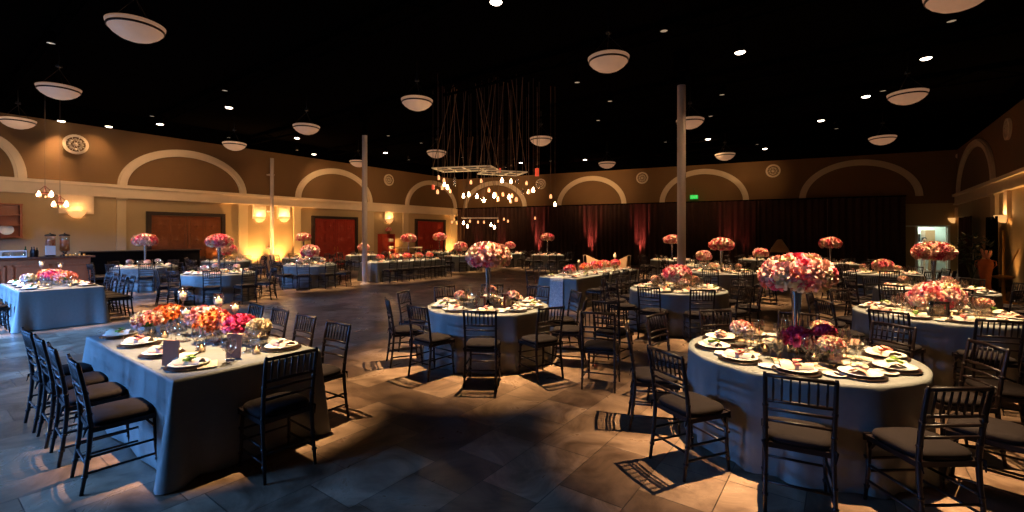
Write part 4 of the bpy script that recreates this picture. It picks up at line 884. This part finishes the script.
t = link('drink_dispenser', None, loc=onbar(57.5, -.15)); tag(t, 'tall twin glass drink dispenser with dark lids on the bar', 'dispenser')
for dy in (-.16, .16):
    link('tank', MB().lathe([(.001, .16), (.12, .16), (.12, .62), (.12, .64)], 16, c=(0, dy, 0)).mesh('dispenser_tank', M['glass']), t); link('punch', MB().lathe([(.001, .17), (.11, .17), (.11, .50), (.001, .50)], 14, c=(0, dy, 0)).mesh('dispenser_punch', M['liquid']), t)
    link('lid', MB().lathe([(.13, .63), (.13, .67), (.02, .70), (.02, .73), (.001, .73)], 16, c=(0, dy, 0)).mesh('dispenser_lid', M['steel']), t); link('base', MB().lathe([(.13, 0), (.13, .03), (.05, .06), (.05, .12), (.125, .16)], 16, c=(0, dy, 0)).mesh('dispenser_base', M['silver']), t)
for i, px in enumerate((66, 70, 74, 79, 84)):
    x, y, z = onbar(px, .05); votive(x, y, 'glowing votive on the bar, %s from the dispenser' % ['first', 'second', 'third', 'fourth', 'fifth'][i], 'votives on the bar', z)
pinspot(-17.3, 1.0, (-19.4, 1.6, .7), 38, 60, 'added out-of-view spotlight brightening the reddish bar front')  # lamp out of view, added to brighten the bar front
# black service counter beyond the bar
a0, _ = LW.at(112, .5); 
t = link('service_counter', None, loc=LW.P(a0+1.0, .45, 0)); tag(t, 'black draped service counter between bar and orange carved door', 'counter'); b = MB(); b.box((0, 0, .6), (.7, 3.6, 1.2)); link('body', b.mesh('counter_body', M['valance']), t); b = MB(); b.box((0, 0, 1.22), (.76, 3.7, .04)); link('top', b.mesh('counter_top', M['darkwood']), t)
# wall cabinet with white platter
a0, Yc = LW.at(1, .2); z0 = ZP(237, Yc); z1 = ZP(204, Yc)
t = link('wall_cabinet', None, loc=LW.P(a0-.1, 0, z0)); tag(t, 'open reddish wall cabinet holding a white platter above the bar', 'cabinet')
b = MB(); hh = z1-z0; wd = 1.1
for yy in (-wd/2, wd/2): b.box((.15, yy, hh/2), (.3, .06, hh))
for zz in (0, hh*.36, hh*.68, hh): b.box((.15, 0, zz), (.3 if 0 < zz < hh else .34, wd+.08, .05))
b.box((.02, 0, hh/2), (.03, wd, hh)); link('case', b.mesh('cabinet_case', M['bar']), t)
o = link('white_platter', MB().lathe([(.001, 0), (.1, .0), (.17, .03), (.175, .03), (.1, -.012)], 20).mesh('white_platter', M['china']), loc=LW.P(a0+.12, .2, z0+.24)); o.rotation_euler = (0, PI/2-.2, 0); tag(o, 'round white platter standing in the reddish wall cabinet', 'plate')

# ---------------------------------------------------------------- bookcase, console, settee, lamp, urn, stand
a0, Yb = LW.at(387, .3)
t = link('bookcase', None, loc=LW.P(a0, .25, 0)); tag(t, 'dark red bookcase with white boxes against the amber door wall', 'bookcase')
b = MB(); h = 1.9; wd = .95
for yy in (-wd/2, wd/2, -.05): b.box((0, yy, h/2), (.4, .04, h))
for zz in (.05, .5, .95, 1.4, h): b.box((0, 0, zz), (.42, wd+.04, .04))
b.box((-.19, 0, h/2), (.02, wd, h)); b.box((.2, -.27, h/2), (.02, .42, h)); link('case', b.mesh('bookcase_case', M['red']), t)
for k, zz in enumerate((.52, .97, 1.42)): o = link('white_box', MB().box((0, 0, .1), (.3, .3, .2)).mesh('white_box', M['china']), loc=LW.P(a0+.22, .3, zz+.02)); tag(o, ['lowest', 'middle', 'topmost'][k]+' white box on the bookcase\'s open side', 'box', 'white boxes in the bookcase')
arrangement(*LW.P(a0+.15, .25, 0).xy, h+.02, h+.3, .16, .12, 'small red bouquet on top of the dark red bookcase', False, False, 61)
a0, Yb = LW.at(408, .5); t = link('console_table', None, loc=LW.P(a0, .5, 0)); tag(t, 'narrow tan console table against the amber door wall', 'table'); b = MB(); b.box((0, 0, 1.06), (.5, 2.0, .06)); link('top', b.mesh('console_top', M['wax']) if False else b.mesh('console_top', M['linen']), t)
for sx in (-1, 1):
    for sy in (-1, 1): link('leg', MB().box((sx*.2, sy*.92, .515), (.06, .06, 1.03)).mesh('console_leg', M['tan']), t)
# settee
sx_, sy_ = W(*((607-512)/FPX*16.3, 16.3)); t = link('settee', None, loc=(sx_, sy_, 0), rz=PI+.35); tag(t, 'curved tan settee with winged arms beyond the long table', 'sofa')
b = MB(); n = 14; vs = []
for i in range(n+1):
    a = -PI*.08+PI*1.16*i/n; rx_, ry_ = .78, .42
    for (k, z) in ((1.0, .15), (1.04, .6), (1.08, .86+.26*abs(cos(a))**2), (.95, .87+.26*abs(cos(a))**2), (.86, .5), (.86, .15)): vs.append((rx_*k*cos(a), -ry_*k*sin(a)+.1, z))
b.add(vs, [(i*6+q, (i+1)*6+q, (i+1)*6+q+1, i*6+q+1) for i in range(n) for q in range(5)], 0, True); link('backrest', b.mesh('settee_back', M['tan']), t)
b = MB(); b.lathe([(.001, .47), (.6, .47), (.66, .43), (.66, .22), (.001, .22)], 24); o = link('seat', b.mesh('settee_seat', M['tan']), t, scale=(1, .55, 1), loc=(0, .05, 0))
for px_ in (-.5, .5):
    for py_ in (-.2, .25): link('leg', MB().tube([(px_, py_, 0), (px_, py_, .24)], [.015, .025], 8).mesh('settee_leg', M['darkwood']), t)
spotlit(sx_-.2, sy_-.3, 330, 30, 'tan settee', tz=.5)
x, y = PX(610.5, 15.2); t = link('pillar_candle_stand', None, loc=(x, y, ZT)); tag(t, 'white candle on a tall stand in front of the tan settee', 'candle')
t.location = (-5.9, 13.6, ZT+.003); link('stand', MB().lathe([(.06, 0), (.05, .02), (.012, .04), (.012, .34), (.05, .36)], 12).mesh('candle_stand', M['brass']), t); link('candle', MB().lathe([(.035, .36), (.035, .46), (.001, .46)], 12).mesh('pillar_candle', M['wax']), t); link('flame', MB().lathe([(.004, .46), (.008, .48), (.001, .50)], 8).mesh('pillar_flame', M['flame']), t)
x, y = PX(779.5, 22.5); t = link('floor_lamp', None, loc=(x, y, 0)); tag(t, 'unlit floor lamp with a wide cone shade before the black curtain', 'lamp'); 
link('base', MB().lathe([(.001, .0), (.18, .0), (.17, .03), (.02, .05)], 16).mesh('lamp_base', M['steel']), t); link('pole', MB().tube([(0, 0, .04), (0, 0, 1.5)], .014, 8).mesh('lamp_pole', M['steel']), t); link('lamp_shade', MB().lathe([(.44, 1.0), (.36, 1.2), (.12, 1.58), (.08, 1.62), (.001, 1.63)], 20).mesh('lamp_cone', M['tan']), t)
x, y = PX(985.5, 13.6); t = link('terracotta_urn', None, loc=(x, y, 0), scale=(.72, .72, .78)); tag(t, 'tall terracotta urn with pale gladioli beside the black side drape', 'urn')
link('body', MB().lathe([(.001, .0), (.17, 0), (.2, .06), (.16, .5), (.19, .9), (.25, 1.22), (.22, 1.34), (.14, 1.38), (.17, 1.42), (.13, 1.42), (.001, 1.3)], 22).mesh('urn_body', M['terracotta']), t)
for sx in (-1, 1): link('handle', MB().tube([(sx*.2, 0, 1.05), (sx*.32, 0, 1.2), (sx*.3, 0, 1.34), (sx*.16, 0, 1.38)], .022, 8).mesh('urn_handle', M['terracotta']), t)
for k in range(3):
    b = MB(); dx = -.06+.07*k; b.tube([(0, 0, 1.3), (dx, 0, 1.55), (dx*2.0, .02, 1.80-.10*k)], .008, 5)
    for j in range(5): b.join(BL[j % 3], Matrix.Translation((dx*(1+.22*j), -.01, 1.52+.06*j-.03*k))@Matrix.Rotation(1.2, 4, 'X')@Matrix.Scale(.8, 4))
    link('gladiolus', b.mesh('gladiolus', M['f2']), t)
x, y = PX(1003.5, 12.2); t = link('brass_floor_stand', None, loc=(x, y, 0)); tag(t, 'slender brass pole stand with a round foot by the amber side wall', 'stand')
link('pole', MB().lathe([(.04, .75), (.03, 1.0), (.028, 1.9), (.045, 1.93), (.001, 1.96)], 12).mesh('brass_pole', M['brass']), t); link('foot', MB().lathe([(.26, 0), (.26, .03), (.05, .06), (.03, .62), (.20, .68), (.22, .72), (.04, .76)], 20).mesh('brass_foot', M['brass']), t)
link('brace', MB().tube([(.02, 0, .75), (.3, .1, 1.45)], .012, 6).mesh('brass_brace', M['brass']), t)
# dark side drapes and potted plant on the right wall
def rdrape(pl, pr, lab, d=.35, z1=2.5, m='valance', seed=90):
    a0, _ = RW.at(pl, d); a1, _ = RW.at(pr, d); b = drape(RW, min(a0, a1), max(a0, a1), d, .02, z1, .05, .25, seed); o = link('side_curtain', b.mesh('side_curtain', M[m])); tag(o, lab, 'curtain')
rdrape(987, 999.5, 'black floor-length drape behind the terracotta urn', .35, 2.45); rdrape(959.5, 972, 'dark drape at the corner right of the kitchen doorway', .3, 2.6, 'drape', 91)
x, y = PX(972, 14.6); t = link('potted_plant', None, loc=(x, y, 0)); tag(t, 'dark bushy potted plant left of the terracotta urn', 'plant')
link('pot', MB().lathe([(.001, 0), (.2, 0), (.26, .45), (.23, .45), (.001, .4)], 16).mesh('plant_pot', M['darkwood']), t)
b = MB(); rp = random.Random(3)
for k in range(160):
    u = rp.uniform(-.7, 1); a = rp.uniform(0, 6.28); s_ = math.sqrt(1-u*u)*rp.uniform(.6, 1); c = Vector((.5*s_*cos(a), .5*s_*sin(a), 1.25+.6*u)); d = Vector((rp.uniform(-1, 1), rp.uniform(-1, 1), rp.uniform(-.3, 1))).normalized()*.2; q = d.cross(Vector((0, 0, 1))).normalized()*.05
    b.add([c, c+d*.5+q, c+d, c+d*.5-q], [(0, 1, 2, 3)])
for k in range(8): a = k*.8; b.tube([(0, 0, .4), (.15*cos(a), .15*sin(a), .9), (.3*cos(a), .3*sin(a), 1.4)], .01, 4)
link('foliage', b.mesh('plant_foliage', M['darkleaf']), t)

# ---------------------------------------------------------------- floor uplights (fixtures that wash the wall and the curtain)
me_up = MB().lathe([(.001, 0), (.09, 0), (.09, .16), (.08, .17), (.078, .15), (.001, .15)], 14).mesh('uplight_can', M['steel']); me_upl = MB().lathe([(.001, .155), (.075, .155)], 14).mesh('uplight_lens', M['uplens'])
def uplight(wl, px, d, e, col, label, size=70, lean=.25, zt=3.0):
    a, _ = wl.at(px, d); p = wl.P(a, d, 0); t = link('floor_uplight', None, loc=p); tag(t, label, 'uplight', 'floor uplights'); link('housing', me_up, t); link('lens', me_upl, t)
    tg = wl.P(a, d-lean*zt, zt); s_ = spot('uplight_beam', p+Vector((0, 0, .19)), e*UPK, col, math.radians(size), .8, tg, r=.05); s_.parent = t; s_.matrix_parent_inverse = Matrix.Translation(-p)
AM = (1, .50, .14); PK = (1, .19, .15)
uplight(LW, 257, .35, 330, AM, 'amber floor uplight left of the wall pipe', 80, .10); uplight(LW, 281, .35, 330, AM, 'amber floor uplight right of the wall pipe', 80, .10)
uplight(LW, 300, .35, 60, AM, 'amber floor uplight beside the red carved door', 80, .10); uplight(LW, 397, .6, 150, AM, 'amber floor uplight beside the bookcase', 90, .12); uplight(LW, 452, .4, 240, AM, 'amber floor uplight at the curtain corner', 80, .10)
uplight(LW, 228, .4, 60, AM, 'amber floor uplight beside the orange carved door', 90, .12)
for px, e, wh in ((476, 60, 'first'), (500, 90, 'second'), (537, 560, 'third'), (590, 560, 'fourth'), (640, 520, 'fifth'), (728, 160, 'sixth'), (745, 50, 'seventh')): uplight(FW, px, .85, e, PK, 'rose floor uplight at the foot of the curtain, %s from the corner' % wh, 34, .16)
uplight(RW, 1018, .4, 160, AM, 'amber floor uplight at the side wall near the frame edge', 80, .10); uplight(RW, 1003, .3, 30, AM, 'amber floor uplight behind the brass stand', 70, .08)
bpy.context.view_layer.update()
